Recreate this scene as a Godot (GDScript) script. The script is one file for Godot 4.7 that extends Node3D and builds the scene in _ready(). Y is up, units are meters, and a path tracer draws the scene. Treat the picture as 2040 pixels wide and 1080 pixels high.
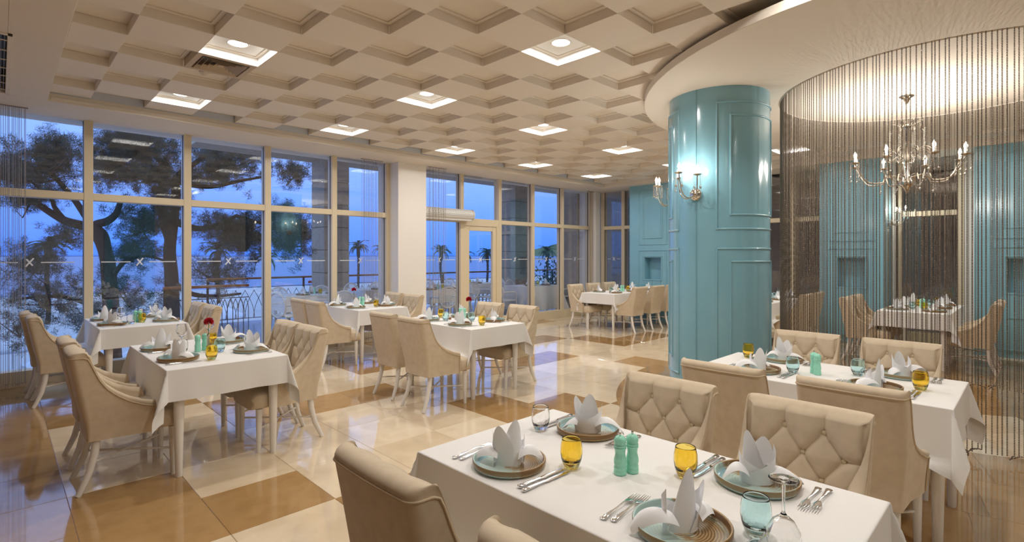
extends Node3D
# A seaside restaurant at dusk. Room axes: a runs along the window wall (world +x), b runs from the camera towards that wall (world -z), y is up.
const EYE := 1.527
const FOCAL := 1033.7
const YAW := 0.7796
const WALL := 8.33        # b of the inner face of the window frames
const HEAD := 3.217       # window head and underside of the border soffit
const CEIL := 3.313       # underside of the ceiling panels
const RING := Vector2(6.545, 0.674)   # centre of the round ceiling disc
var M := {}
var taken := {}
var rng := RandomNumberGenerator.new()


func P(a: float, b: float, y := 0.0) -> Vector3:
	return Vector3(a, y, -b)


func px3(px: float, py: float, d: float) -> Vector3:   # the point at depth d in the direction of a pixel
	var x := (px - 1020.0) / FOCAL * d
	return P(x * cos(YAW) + d * sin(YAW), -x * sin(YAW) + d * cos(YAW), EYE - (py - 510.1) / FOCAL * d)


func numbered(called: String) -> String:
	taken[called] = taken.get(called, -1) + 1
	return called if taken[called] == 0 else "%s_%03d" % [called, taken[called]]


func tag(o: Node, label: String, category := "", group := "", kind := "") -> Node:
	o.set_meta("label", label)
	if category: o.set_meta("category", category)
	if group: o.set_meta("group", group)
	if kind: o.set_meta("kind", kind)
	return o


func thing(called: String, label: String, category: String, at := Vector3.ZERO, turn := 0.0, group := "") -> Node3D:
	var o := Node3D.new()
	o.name = numbered(called)
	add_child(o)
	o.position = at
	o.rotation.y = turn
	tag(o, label, category, group)
	return o


func struct(called: String, label: String) -> Node3D:
	var o := Node3D.new()
	o.name = called
	add_child(o)
	tag(o, label, "", "", "structure")
	return o


func part(called: String, mesh: Mesh, m: Material, parent: Node, at := Vector3.ZERO, turn := 0.0) -> MeshInstance3D:
	var o := MeshInstance3D.new()
	o.name = called
	o.mesh = mesh
	o.material_override = m
	o.position = at
	o.rotation.y = turn
	parent.add_child(o, true)
	return o


func dup(root: Node3D, called: String, label: String, category: String, at: Vector3, turn := 0.0, group := "") -> Node3D:
	var o: Node3D = root.duplicate()
	o.name = numbered(called)
	add_child(o)
	o.position = at
	o.rotation = Vector3(0, turn, 0)
	return tag(o, label, category, group)


# ---------------------------------------------------------------- meshes
class MB:
	var p := PackedVector3Array()
	var t := PackedVector2Array()
	var g := PackedInt32Array()

	func tri(a: Vector3, b: Vector3, c: Vector3, sg := -1, ua := Vector2.ZERO, ub := Vector2.ZERO, uc := Vector2.ZERO) -> void:
		p.append(a); p.append(b); p.append(c)
		t.append(ua); t.append(ub); t.append(uc)
		g.append(sg)

	func quad(a: Vector3, b: Vector3, c: Vector3, d: Vector3, sg := -1) -> void:
		tri(a, b, c, sg)
		tri(a, c, d, sg)

	func face(pts: Array, from: Vector3, sg := -1) -> void:   # a convex face turned away from the point "from"
		var n: Vector3 = (pts[2] - pts[0]).cross(pts[1] - pts[0])
		var out: Vector3 = pts[0] - from
		if n.dot(out) < 0: pts.reverse()
		for i in range(1, pts.size() - 1): tri(pts[0], pts[i], pts[i + 1], sg)

	func box(c: Vector3, s: Vector3, bev := 0.0, basis := Basis.IDENTITY) -> void:
		var h := s / 2.0
		var b := minf(bev, minf(h.x, minf(h.y, h.z)) * 0.98)
		for ax in 3:
			var u := (ax + 1) % 3
			var w := (ax + 2) % 3
			for sg in [-1.0, 1.0]:
				var f := []
				for q in [[-1, -1], [1, -1], [1, 1], [-1, 1]]:
					var v := Vector3.ZERO
					v[ax] = sg * h[ax]
					v[u] = q[0] * (h[u] - b)
					v[w] = q[1] * (h[w] - b)
					f.append(c + basis * v)
				face(f, c)
			if b > 0.0:
				for q in [[-1, -1], [1, -1], [1, 1], [-1, 1]]:
					var e := []
					for k in [[0, -1], [0, 1], [1, 1], [1, -1]]:
						var v := Vector3.ZERO
						v[ax] = k[1] * (h[ax] - b)
						v[u] = q[0] * (h[u] - (b if k[0] == 1 else 0.0))
						v[w] = q[1] * (h[w] - (b if k[0] == 0 else 0.0))
						e.append(c + basis * v)
					face(e, c)
		if b > 0.0:
			for i in [-1, 1]:
				for j in [-1, 1]:
					for k in [-1, 1]:
						var o := Vector3(i * h.x, j * h.y, k * h.z)
						face([c + basis * (o - Vector3(0, j * b, k * b)), c + basis * (o - Vector3(i * b, 0, k * b)), c + basis * (o - Vector3(i * b, j * b, 0))], c)

	func surf(nu: int, nv: int, fn: Callable, sg := 0, uvs := false) -> void:   # a smooth sheet fn(u, v), u and v from 0 to 1
		var row := []
		for j in nv + 1:
			var now := PackedVector3Array()
			for i in nu + 1: now.append(fn.call(float(i) / nu, float(j) / nv))
			if j > 0:
				for i in nu:
					var a: Vector3 = row[i]
					var b: Vector3 = row[i + 1]
					if uvs:
						var u0 := float(i) / nu
						var u1 := float(i + 1) / nu
						var v0 := float(j - 1) / nv
						var v1 := float(j) / nv
						tri(a, b, now[i + 1], sg, Vector2(u0, v0), Vector2(u1, v0), Vector2(u1, v1))
						tri(a, now[i + 1], now[i], sg, Vector2(u0, v0), Vector2(u1, v1), Vector2(u0, v1))
					else:
						quad(a, b, now[i + 1], now[i], sg)
			row = Array(now)

	func lathe(prof: Array, segs := 24, at := Vector3.ZERO, sg := 0) -> void:
		for k in prof.size() - 1:
			var a: Vector2 = prof[k]
			var b: Vector2 = prof[k + 1]
			for i in segs:
				var t0 := TAU * i / segs
				var t1 := TAU * (i + 1) / segs
				if i == segs - 1: t1 = 0.0
				var p0 := at + Vector3(a.x * cos(t0), a.y, a.x * sin(t0))
				var p1 := at + Vector3(a.x * cos(t1), a.y, a.x * sin(t1))
				var p2 := at + Vector3(b.x * cos(t1), b.y, b.x * sin(t1))
				var p3 := at + Vector3(b.x * cos(t0), b.y, b.x * sin(t0))
				if a.x > 1e-6: tri(p0, p1, p2, sg)
				if b.x > 1e-6: tri(p0, p2, p3, sg)

	func tube(path: Array, r0, segs := 8, cap := true, flat := 1.0, side := Vector3.ZERO) -> void:   # r0: a radius or one per point; flat squeezes across "side"
		var n := path.size()
		var rings := []
		var last := Vector3.ZERO
		for i in n:
			var d: Vector3 = (path[mini(i + 1, n - 1)] - path[maxi(i - 1, 0)]).normalized()
			var x := side
			if x == Vector3.ZERO:
				x = last if last != Vector3.ZERO else (Vector3.RIGHT if absf(d.x) < 0.8 else Vector3.BACK)
			x = (x - d * d.dot(x)).normalized()
			last = x
			var y := d.cross(x)
			var r: float = r0[i] if r0 is Array else r0
			var ring := []
			for k in segs:
				var q := TAU * k / segs
				ring.append(path[i] + (x * cos(q) + y * sin(q) * flat) * r)
			rings.append(ring)
		for i in n - 1:
			for k in segs:
				var l := (k + 1) % segs
				quad(rings[i][k], rings[i + 1][k], rings[i + 1][l], rings[i][l], 0)
		if cap:
			for k in range(1, segs - 1):
				tri(rings[0][0], rings[0][k], rings[0][k + 1])
				tri(rings[n - 1][0], rings[n - 1][k + 1], rings[n - 1][k])

	func ball(c: Vector3, r: Vector3, nu := 12, nv := 8, sg := 0) -> void:
		surf(nu, nv, func(u, v): return c + Vector3(r.x * sin(PI * v) * cos(TAU * u), r.y * cos(PI * v), r.z * sin(PI * v) * sin(TAU * u)), sg)

	func gem(c: Vector3, r: float) -> void:   # an icosahedron
		var q := []
		q.append(c + Vector3(0, r, 0))
		for i in 5: q.append(c + Vector3(cos(TAU * i / 5), 0.5, sin(TAU * i / 5)) * r * 0.894)
		for i in 5: q.append(c + Vector3(cos(TAU * (i + 0.5) / 5), -0.5, sin(TAU * (i + 0.5) / 5)) * r * 0.894)
		q.append(c - Vector3(0, r, 0))
		for i in 5:
			var j := (i + 1) % 5
			tri(q[0], q[1 + i], q[1 + j], 0)
			tri(q[1 + i], q[6 + i], q[1 + j], 0)
			tri(q[1 + j], q[6 + i], q[6 + j], 0)
			tri(q[11], q[6 + j], q[6 + i], 0)

	func done(orient := false, plane_uv := 0.0) -> ArrayMesh:
		if orient:
			var vol := 0.0
			for i in range(0, p.size(), 3): vol += p[i].dot(p[i + 2].cross(p[i + 1]))
			if vol < 0:
				for i in range(0, p.size(), 3):
					var a := p[i + 1]
					p[i + 1] = p[i + 2]
					p[i + 2] = a
		var st := SurfaceTool.new()
		st.begin(Mesh.PRIMITIVE_TRIANGLES)
		for i in p.size():
			if i % 3 == 0: st.set_smooth_group(g[i / 3])
			st.set_uv(Vector2(p[i].x, p[i].z) * plane_uv + Vector2(0.5, 0.5) if plane_uv > 0 else t[i])
			st.add_vertex(p[i])
		st.generate_normals()
		st.index()
		return st.commit()


func box_mesh(s: Vector3, bev := 0.0, c := Vector3.ZERO) -> ArrayMesh:
	var m := MB.new()
	m.box(c, s, bev)
	return m.done()


func span(lo: Vector3, hi: Vector3, bev := 0.0) -> ArrayMesh:   # a box between two corners, in the parent's axes
	return box_mesh((hi - lo).abs(), bev, (lo + hi) / 2.0)


func ab_box(a0: float, a1: float, b0: float, b1: float, y0: float, y1: float, bev := 0.0) -> ArrayMesh:
	return span(P(a0, b0, y0), P(a1, b1, y1), bev)


func lathe_mesh(prof: Array, segs := 24, orient := false) -> ArrayMesh:
	var m := MB.new()
	if orient:      # solid glass: short steps keep the rim's rounding to the rim
		var l := [prof[0]]
		for i in range(1, prof.size()):
			var n := maxi(1, int(prof[i].distance_to(prof[i - 1]) / 0.0035))
			for k in range(1, n + 1): l.append(prof[i - 1].lerp(prof[i], float(k) / n))
		prof = l
	m.lathe(prof, segs)
	return m.done(orient)


# ---------------------------------------------------------------- materials
func mat(called: String, c: Color, rough := 0.6, metal := 0.0) -> StandardMaterial3D:
	var m := StandardMaterial3D.new()
	m.resource_name = called
	m.albedo_color = c
	m.roughness = rough
	m.metallic = metal
	M[called] = m
	return m


func noise_tex(freq: float, ramp: Array, seed_: int, octaves := 5, size := 512, warp := 0.0, bump := false) -> NoiseTexture2D:
	var n := FastNoiseLite.new()
	n.noise_type = FastNoiseLite.TYPE_SIMPLEX_SMOOTH
	n.frequency = freq
	n.fractal_octaves = octaves
	n.seed = seed_
	if warp > 0:
		n.domain_warp_enabled = true
		n.domain_warp_amplitude = warp
		n.domain_warp_frequency = freq * 1.7
	var t := NoiseTexture2D.new()
	t.width = size
	t.height = size
	t.seamless = true
	t.noise = n
	if not bump:
		var g := Gradient.new()
		g.offsets = PackedFloat32Array(ramp.map(func(r): return r[0]))
		g.colors = PackedColorArray(ramp.map(func(r): return r[1]))
		t.color_ramp = g
	return t


func tri_tex(m: StandardMaterial3D, tex: Texture2D, scale: float, world := true) -> void:
	m.albedo_texture = tex
	m.uv1_triplanar = true
	m.uv1_world_triplanar = world
	m.uv1_scale = Vector3.ONE * scale


func glass(called: String, c: Color, ior := 0.05) -> StandardMaterial3D:
	var m := mat(called, c, 0.0)
	m.refraction_enabled = true
	m.refraction_scale = ior
	m.transparency = BaseMaterial3D.TRANSPARENCY_ALPHA
	return m


func rgb8(r: int, g: int, b: int, a := 255) -> Color:
	return Color8(r, g, b, a)


func make_materials() -> void:
	var c := Color.WHITE
	var m: StandardMaterial3D
	for k in 3:
		m = mat("cream_marble_%d" % k, [rgb8(243, 226, 200), rgb8(248, 232, 207), rgb8(238, 220, 193)][k], 0.07)
		tri_tex(m, noise_tex(0.006, [[0.0, rgb8(238, 232, 222)], [0.45, rgb8(251, 248, 243)], [0.62, rgb8(255, 253, 249)], [1.0, rgb8(242, 236, 226)]], 3 + k, 6, 512, 40.0), 0.55)
		m.uv1_offset = Vector3(0.31 * k, 0.17 * k, 0.57 * k)
		m.clearcoat_enabled = true
		m.clearcoat = 0.35
		m.clearcoat_roughness = 0.03
		m = mat("tan_marble_%d" % k, [rgb8(187, 151, 104), rgb8(193, 157, 110), rgb8(180, 144, 97)][k], 0.07)
		tri_tex(m, noise_tex(0.008, [[0.0, rgb8(228, 220, 208)], [0.5, rgb8(250, 246, 238)], [1.0, rgb8(236, 228, 214)]], 13 + k, 6, 512, 30.0), 0.6)
		m.uv1_offset = Vector3(0.23 * k, 0.41 * k, 0.77 * k)
		m.clearcoat_enabled = true
		m.clearcoat = 0.35
		m.clearcoat_roughness = 0.03
	mat("grout", rgb8(196, 170, 132), 0.7)
	mat("ceiling_paint", rgb8(234, 223, 208), 0.85)
	mat("bounce_liner", rgb8(250, 248, 244), 0.6)
	mat("sheet_metal", rgb8(150, 146, 142), 0.5, 0.6)
	mat("hole_shade", rgb8(112, 108, 104), 0.6)  # grey standing in for the darkness inside the casing holes
	mat("edge_grey", rgb8(206, 212, 224), 0.5)
	mat("panel_paint", rgb8(237, 226, 212), 0.8)
	mat("wall_paint", rgb8(240, 234, 226), 0.8)
	mat("frame", rgb8(226, 209, 178), 0.35)
	mat("gasket", rgb8(28, 28, 32), 0.6)
	m = mat("pane", Color(1, 1, 1, 0.0), 0.0)
	m.transparency = BaseMaterial3D.TRANSPARENCY_ALPHA
	mat("etched", rgb8(236, 236, 240), 0.7)
	m = mat("teal", rgb8(136, 187, 204), 0.2)
	m.clearcoat_enabled = true
	m.clearcoat = 0.6
	m.clearcoat_roughness = 0.12
	tri_tex(m, noise_tex(0.02, [[0.0, rgb8(244, 246, 246)], [1.0, c]], 9, 3, 256), 0.4)
	m = mat("velvet", rgb8(217, 199, 173), 0.85)
	tri_tex(m, noise_tex(0.012, [[0.0, rgb8(238, 236, 232)], [0.5, rgb8(249, 248, 246)], [1.0, c]], 21, 5, 512), 2.2, false)
	m.rim_enabled = true
	m.rim = 0.5
	m.rim_tint = 0.6
	mat("velvet_welt", rgb8(205, 184, 154), 0.85)
	mat("button", rgb8(216, 200, 168), 0.5)
	mat("white_paint", rgb8(240, 234, 226), 0.35)
	m = mat("linen", rgb8(243, 241, 238), 0.8)
	tri_tex(m, noise_tex(0.2, [[0.0, rgb8(246, 246, 246)], [1.0, c]], 31, 2, 256), 6.0)
	m = mat("napkin", rgb8(252, 252, 254), 0.75)
	m.backlight_enabled = true
	m.backlight = Color(0.4, 0.4, 0.4)
	m = mat("beads", rgb8(112, 99, 86), 0.33, 0.75)
	mat("silver_beads", rgb8(176, 164, 150), 0.3, 0.7)
	mat("chrome", rgb8(225, 222, 216), 0.06, 1.0)
	mat("nickel", rgb8(214, 202, 184), 0.16, 1.0)
	mat("steel", rgb8(226, 226, 228), 0.14, 1.0)
	mat("candle", rgb8(226, 222, 214), 0.4)
	m = mat("bulb", rgb8(255, 244, 226), 0.3)
	m.emission_enabled = true
	m.emission = Color(1.0, 0.94, 0.85)
	m.emission_energy_multiplier = 7.0
	m = mat("diffuser", rgb8(255, 250, 242), 0.5)
	m.emission_enabled = true
	m.emission = Color(1.0, 0.96, 0.9)
	m.emission_energy_multiplier = 6.0
	mat("mint", rgb8(160, 232, 206), 0.25)
	glass("clear_glass", Color(1, 1, 1, 0.0))
	glass("amber_glass", Color(1.0, 0.91, 0.50, 0.0))
	glass("blue_glass", Color(0.89, 0.975, 0.985, 0.0))
	glass("crystal", Color(1, 1, 1, 0.0), 0.055)
	mat("red_petal", rgb8(196, 20, 40), 0.7)
	mat("green_stem", rgb8(70, 110, 52), 0.7)
	mat("card", rgb8(238, 234, 226), 0.7)
	mat("print", rgb8(96, 92, 90), 0.8)
	mat("grille", rgb8(198, 178, 152), 0.6)
	mat("white_plastic", rgb8(236, 234, 230), 0.45)
	# outside
	m = mat("stone", rgb8(196, 184, 168), 0.85)
	tri_tex(m, noise_tex(0.03, [[0.0, rgb8(228, 224, 220)], [1.0, c]], 41, 4, 256), 0.7)
	mat("joint", rgb8(120, 112, 104), 0.9)
	mat("iron", rgb8(34, 34, 40), 0.5)
	mat("handrail", rgb8(150, 92, 50), 0.5)
	mat("terrace_tile", rgb8(120, 114, 110), 0.25)
	mat("bark", rgb8(58, 46, 44), 0.9)
	mat("needles", rgb8(38, 58, 46), 0.8)
	mat("palm_leaf", rgb8(52, 76, 54), 0.7)
	mat("palm_trunk", rgb8(70, 60, 54), 0.9)
	m = mat("sea", rgb8(34, 78, 140), 0.3)
	mat("hill", rgb8(84, 98, 66), 1.0)
	mat("deck", rgb8(176, 178, 184), 0.8)
	mat("parasol", rgb8(214, 218, 226), 0.8)
	mat("shrub", rgb8(40, 62, 44), 0.9)


# glazed plate: brown on one side, blue-green on the other, with turned rings
func plate_texture() -> ImageTexture:
	var n := FastNoiseLite.new()
	n.seed = 5
	n.frequency = 0.012
	n.fractal_octaves = 4
	var im := Image.create(512, 512, false, Image.FORMAT_RGB8)
	for y in 512:
		for x in 512:
			var q := Vector2(x - 255.5, y - 255.5)
			var r := q.length() / 256.0 * 0.16
			var edge := q.x / 256.0 + 0.35 * n.get_noise_2d(x, y)
			var teal := smoothstep(-0.14, 0.16, edge + 0.07 * sin(r * 620.0))
			var brown := rgb8(122, 88, 52).lerp(rgb8(186, 158, 112), 0.5 + 0.5 * sin(r * 780.0 + 0.7 * n.get_noise_2d(x * 2, y * 2)))
			var green := rgb8(172, 196, 190).lerp(rgb8(208, 212, 196), (0.5 + 0.5 * sin(r * 640.0)) * clampf(1.3 - r / 0.09, 0.0, 0.8))
			var col := brown.lerp(green, teal)
			if r > 0.108 and r < 0.124: col = col.lerp(rgb8(122, 174, 194), 0.7 * clampf(teal + 0.35, 0, 1))
			if r > 0.1335: col = col.lerp(rgb8(132, 100, 56), 0.7)
			im.set_pixel(x, y, col)
	return ImageTexture.create_from_image(im)


# ---------------------------------------------------------------- light and camera
func make_view() -> void:
	var cam := Camera3D.new()
	cam.name = "camera"
	add_child(cam)
	cam.position = Vector3(0, EYE, 0)
	cam.rotation.y = -YAW
	cam.projection = Camera3D.PROJECTION_FRUSTUM
	cam.near = 0.05
	cam.far = 9000.0
	cam.size = 1080.0 / FOCAL * cam.near
	cam.frustum_offset = Vector2(0, -29.9 / FOCAL * cam.near)
	cam.current = true
	var e := Environment.new()
	e.background_mode = Environment.BG_SKY
	var s := ProceduralSkyMaterial.new()
	s.sky_top_color = rgb8(164, 198, 250)
	s.sky_horizon_color = rgb8(62, 118, 226)
	s.sky_curve = 0.22
	s.ground_horizon_color = rgb8(62, 118, 226)
	s.ground_bottom_color = rgb8(30, 50, 90)
	s.sky_energy_multiplier = 1.3
	var cover := noise_tex(0.006, [[0.0, Color(0, 0, 0, 1)], [0.5, Color(0, 0, 0, 1)], [0.72, Color(0.10, 0.11, 0.13, 1)], [1.0, Color(0.16, 0.17, 0.19, 1)]], 77, 5, 1024, 60.0)
	s.sky_cover = cover
	e.sky = Sky.new()
	e.sky.sky_material = s
	e.tonemap_mode = Environment.TONE_MAPPER_LINEAR
	e.tonemap_exposure = 1.0
	e.sdfgi_enabled = true
	e.ssao_enabled = true
	e.ssil_enabled = true
	var w := WorldEnvironment.new()
	w.name = "environment"
	w.environment = e
	add_child(w)


const LAMP := Color(1.0, 0.988, 0.968)
const LAMP_ENERGY := 1.55

func below(a: float, b: float) -> String:      # what a ceiling lamp hangs over
	for q in [[1.49, 4.92, "the carnation table with two wine glasses"], [1.49, 6.92, "the window table with the menu card"], [3.49, 4.92, "the carnation table facing the glass door"], [3.49, 6.92, "the window table beside the white pier"],
			[5.49, 6.92, "the floor before the glass door"], [5.49, 4.92, "the floor beyond the column"], [7.49, 6.92, "the floor before the last windows"], [7.49, 4.92, "the floor behind the column"],
			[9.49, 6.92, "the six-seat table near the corner post"], [9.49, 4.92, "the chairs backing onto the six-seat table"], [3.49, 2.92, "the floor left of the teal column"], [1.49, 2.92, "the floor behind the front table"],
			[1.49, 0.92, "the table with the upturned wine glass"], [3.49, 0.92, "the table beside the ring of beads"], [9.49, 0.92, "the long table behind the bead ring"], [9.49, 2.92, "the long table behind the teal column"]]:
		if Vector2(a, b).distance_to(Vector2(q[0], q[1])) < 0.3: return q[2]
	return "the back of the room"


func downlight(a: float, b: float) -> void:
	var o := thing("ceiling_downlight", "round glowing downlight in a square ceiling recess over " + below(a, b), "downlight", P(a, b, CEIL + 0.085), 0.0, "ceiling downlights")
	part("trim_ring", lathe_mesh([Vector2(0.078, 0.0), Vector2(0.078, -0.012), Vector2(0.086, -0.013), Vector2(0.092, -0.008), Vector2(0.092, 0.0)], 32), M.white_paint, o)
	part("diffuser", lathe_mesh([Vector2(0.0, -0.018), Vector2(0.04, -0.017), Vector2(0.066, -0.0135), Vector2(0.078, -0.008)], 32), M.diffuser, o)
	var s := MB.new()
	for k in 4: s.box(Vector3(0, -0.0425, 0.2475).rotated(Vector3.UP, k * PI / 2), Vector3(0.499 if k % 2 == 0 else 0.003, 0.083, 0.003 if k % 2 == 0 else 0.499))
	s.box(Vector3(0, -0.0015, 0), Vector3(0.499, 0.002, 0.499))
	part("bounce_liner", s.done(), M.bounce_liner, o)  # white lining added so lamp light bounces and brightens the recess
	var l := AreaLight3D.new()
	l.name = "lamp"
	l.area_size = Vector2(0.11, 0.11)
	l.area_normalize_energy = true
	l.light_color = LAMP
	l.light_energy = LAMP_ENERGY
	l.area_range = 14.0
	l.area_attenuation = 2.0
	l.shadow_enabled = true
	l.position = Vector3(0, -0.021, 0)
	l.rotation.x = -PI / 2
	o.add_child(l)


func bulb_light(parent: Node3D, at: Vector3, energy: float) -> void:
	var l := OmniLight3D.new()
	l.name = "flame"
	l.light_color = Color(1.0, 0.97, 0.93)
	l.light_energy = energy
	l.light_size = 0.012
	l.omni_range = 14.0
	l.omni_attenuation = 2.0
	l.shadow_enabled = true
	l.position = at
	parent.add_child(l, true)


# ---------------------------------------------------------------- the room
func in_disc(a: float, b: float, r: float) -> bool:
	return Vector2(a, b).distance_to(RING) < r


func make_floor() -> void:
	var f := struct("floor", "polished floor of cream and tan marble squares")
	part("bed", ab_box(-5.0, 13.2, -4.0, 8.62, -0.16, -0.004), M.grout, f)
	var tan := [Vector2i(0, 0), Vector2i(0, 1), Vector2i(1, 0), Vector2i(2, 4), Vector2i(2, 3), Vector2i(3, 3), Vector2i(4, 3)]
	var tile := box_mesh(Vector3(0.5975, 0.016, 0.5975), 0.0015, Vector3(0, -0.008, 0))
	var far := {}
	rng.seed = 4
	for i in range(-8, 22):
		for j in range(-7, 14):
			var a := 0.304 + 0.6 * i + 0.3
			var b := 0.106 + 0.6 * j + 0.3
			if a > 12.9: continue
			if in_disc(a, b, 2.6): continue
			var brown: bool = i < 0 or Vector2i(posmod(i, 5), posmod(j, 5)) in tan
			var m: String = ("tan_marble_%d" if brown else "cream_marble_%d") % (rng.randi() % 3)
			if i >= -1 and j >= -1 and i <= 18:
				part("floor_tile", tile, M[m], f, P(a, b))
			else:
				if not far.has(m): far[m] = MB.new()
				far[m].box(P(a, b, -0.008), Vector3(0.5975, 0.016, 0.5975), 0.0015)
	for m in far:
		tag(part("outer_tiles", far[m].done(), M[m], f), "marble squares beyond the tables", "", "", "stuff")
	# the round inlay under the ceiling disc: tan ring stones round a cream middle
	for row in [[0.0, 0.62, 6], [0.62, 1.22, 12], [1.22, 1.86, 24], [1.86, 2.48, 32], [2.48, 3.1, 40]]:
		for k in row[2]:
			var t0: float = TAU * k / row[2] + 0.0012 / maxf(row[1], 0.3)
			var t1: float = TAU * (k + 1) / row[2] - 0.0012 / maxf(row[1], 0.3)
			var s := MB.new()
			var n := 6
			for q in n:
				var u0 := lerpf(t0, t1, float(q) / n)
				var u1 := lerpf(t0, t1, float(q + 1) / n)
				var r0: float = row[0] + 0.0012
				var r1: float = row[1] - 0.0012
				var c := [Vector3(r0 * cos(u0), 0, -r0 * sin(u0)), Vector3(r0 * cos(u1), 0, -r0 * sin(u1)), Vector3(r1 * cos(u1), 0, -r1 * sin(u1)), Vector3(r1 * cos(u0), 0, -r1 * sin(u0))]
				var up := Vector3(0, 0.0012, 0)
				var dn := Vector3(0, -0.006, 0)
				s.face([c[0] + up, c[1] + up, c[2] + up, c[3] + up], Vector3(0, -9, 0))
				s.face([c[2] + up, c[3] + up, c[3] + dn, c[2] + dn], Vector3.ZERO)
			var pale: bool = row[1] < 1.3 and cos((t0 + t1) / 2) < 0.12
			part("ring_stone", s.done(), M[("cream_marble_%d" if pale else "tan_marble_%d") % (rng.randi() % 3)], f, P(RING.x, RING.y))


func make_ceiling() -> void:
	var c := struct("ceiling", "coffered ceiling of alternating raised and recessed cream squares")
	part("deck", ab_box(-5.0, 13.2, -4.0, 8.75, CEIL + 0.085, CEIL + 0.35), M.ceiling_paint, c)
	var panel := box_mesh(Vector3(0.4996, 0.085, 0.4996), 0.002, Vector3(0, 0.0425, 0))
	var ledge := MB.new()
	for k in 4: ledge.box(Vector3(0, 0.079, 0.2325).rotated(Vector3.UP, k * PI / 2), Vector3(0.499 if k % 2 == 0 else 0.034, 0.012, 0.034 if k % 2 == 0 else 0.43), 0.002)
	var ledge_mesh := ledge.done()
	for i in range(-2, 20):
		for j in range(-14, 7):
			var a := 1.2393 + 0.5 * i + 0.25
			var b := 4.6724 + 0.5 * j + 0.25
			if posmod(i + j, 2) == 0:
				if posmod(i, 4) == 0 and posmod(j, 4) == 0 and not in_disc(a, b, 2.86): downlight(a, b)
				if a > 0.62 and a < 10.5 and b < 7.4 and not in_disc(a, b, 2.3): part("coffer_ledge", ledge_mesh, M.panel_paint, c, P(a, b, CEIL))
				continue
			if i == 0 and j == 1:
				diffuser_vent(a, b, c)
				continue
			var lo_a := maxf(a - 0.2498, 0.392)
			var hi_a := minf(a + 0.2498, 10.67)
			var hi_b := minf(b + 0.2498, 7.54)
			if hi_a - lo_a < 0.03 or hi_b < b - 0.2: continue
			if in_disc(a, b, 2.3): continue
			if hi_a - lo_a > 0.49 and hi_b > b + 0.24:
				part("ceiling_panel", panel, M.panel_paint, c, P(a, b, CEIL))
			else:
				part("ceiling_panel", ab_box(lo_a, hi_a, b - 0.2498, hi_b, CEIL, CEIL + 0.085, 0.003), M.panel_paint, c)
	# pale blue-grey lips where the coffers meet the border
	for i in range(-2, 20):
		var lo := maxf(1.2393 + 0.5 * i, 0.38)
		var hi := minf(1.7393 + 0.5 * i, 10.68)
		if hi - lo < 0.05: continue
		var open := posmod(i + 5, 2) == 0
		part("edge_lip", ab_box(lo + 0.002, hi - 0.002, 7.552, 7.564, (CEIL - 0.006) if not open else CEIL + 0.002, CEIL + (0.012 if not open else 0.084)), M.edge_grey, c)
	# the lower border round the coffers
	var t := struct("trim_1", "flat cream ceiling border along the windows")
	part("border", ab_box(-5.0, 13.2, 7.566, WALL + 0.3, HEAD, CEIL + 0.085, 0.004), M.ceiling_paint, t)
	part("bead_strip", ab_box(0.40, 10.68, 7.555, 7.566, HEAD + 0.02, HEAD + 0.05, 0.003), M.panel_paint, t)
	t = struct("trim_2", "flat cream ceiling border at the side wall with the long grille")
	part("border", ab_box(0.045, 0.372, -4.0, 7.566, HEAD, CEIL + 0.085, 0.004), M.ceiling_paint, t)
	part("border", ab_box(-5.0, -0.245, -4.0, 7.566, HEAD, CEIL + 0.085, 0.004), M.ceiling_paint, t)
	part("border", ab_box(-0.245, 0.045, -4.0, 5.515, HEAD, CEIL + 0.085), M.ceiling_paint, t)
	part("border", ab_box(-0.245, 0.045, 7.485, 7.566, HEAD, CEIL + 0.085), M.ceiling_paint, t)
	t = struct("trim_3", "flat cream ceiling border over the teal piers")
	part("border", ab_box(10.69, 13.2, -4.0, 7.566, HEAD, CEIL + 0.085, 0.004), M.ceiling_paint, t)
	# the round disc hung under the coffers
	var d := struct("trim_4", "large round cream ceiling disc over the bead curtain")
	var s := MB.new()
	s.lathe([Vector2(0, 3.197), Vector2(1.36, 3.197), Vector2(1.362, 3.203), Vector2(1.40, 3.203), Vector2(1.402, 3.197), Vector2(2.792, 3.197), Vector2(2.796, 3.2), Vector2(2.796, 3.268), Vector2(2.79, 3.272), Vector2(0, 3.272)], 96, Vector3.ZERO, -1)
	part("disc", s.done(), M.ceiling_paint, d, P(RING.x, RING.y))
	part("spacer", ab_box(RING.x - 2.0, RING.x + 2.0, RING.y - 2.0, RING.y + 2.0, 3.27, CEIL + 0.085), M.ceiling_paint, d)
	var det := lathe_mesh([Vector2(0.0, -0.045), Vector2(0.022, -0.044), Vector2(0.03, -0.034), Vector2(0.046, -0.03), Vector2(0.052, -0.014), Vector2(0.052, 0.0)], 20)
	for q in [[0, 2, "beside the louvred air vent"], [2, 3, "in a coffer away from the vents"]]:
		var o := thing("smoke_detector", "small round cream smoke detector " + q[2], "smoke detector", P(1.4893 + 0.5 * q[0], 4.9224 + 0.5 * q[1], CEIL + 0.085))
		part("body", det, M.ceiling_paint, o)
		part("base", lathe_mesh([Vector2(0.06, -0.008), Vector2(0.06, 0.0), Vector2(0.0, -0.008)], 20), M.ceiling_paint, o)
	# long grille at the left edge
	var g := thing("air_grille", "long dark slot air grille in the flat ceiling border", "vent", P(-0.1, 6.5, HEAD))
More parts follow.
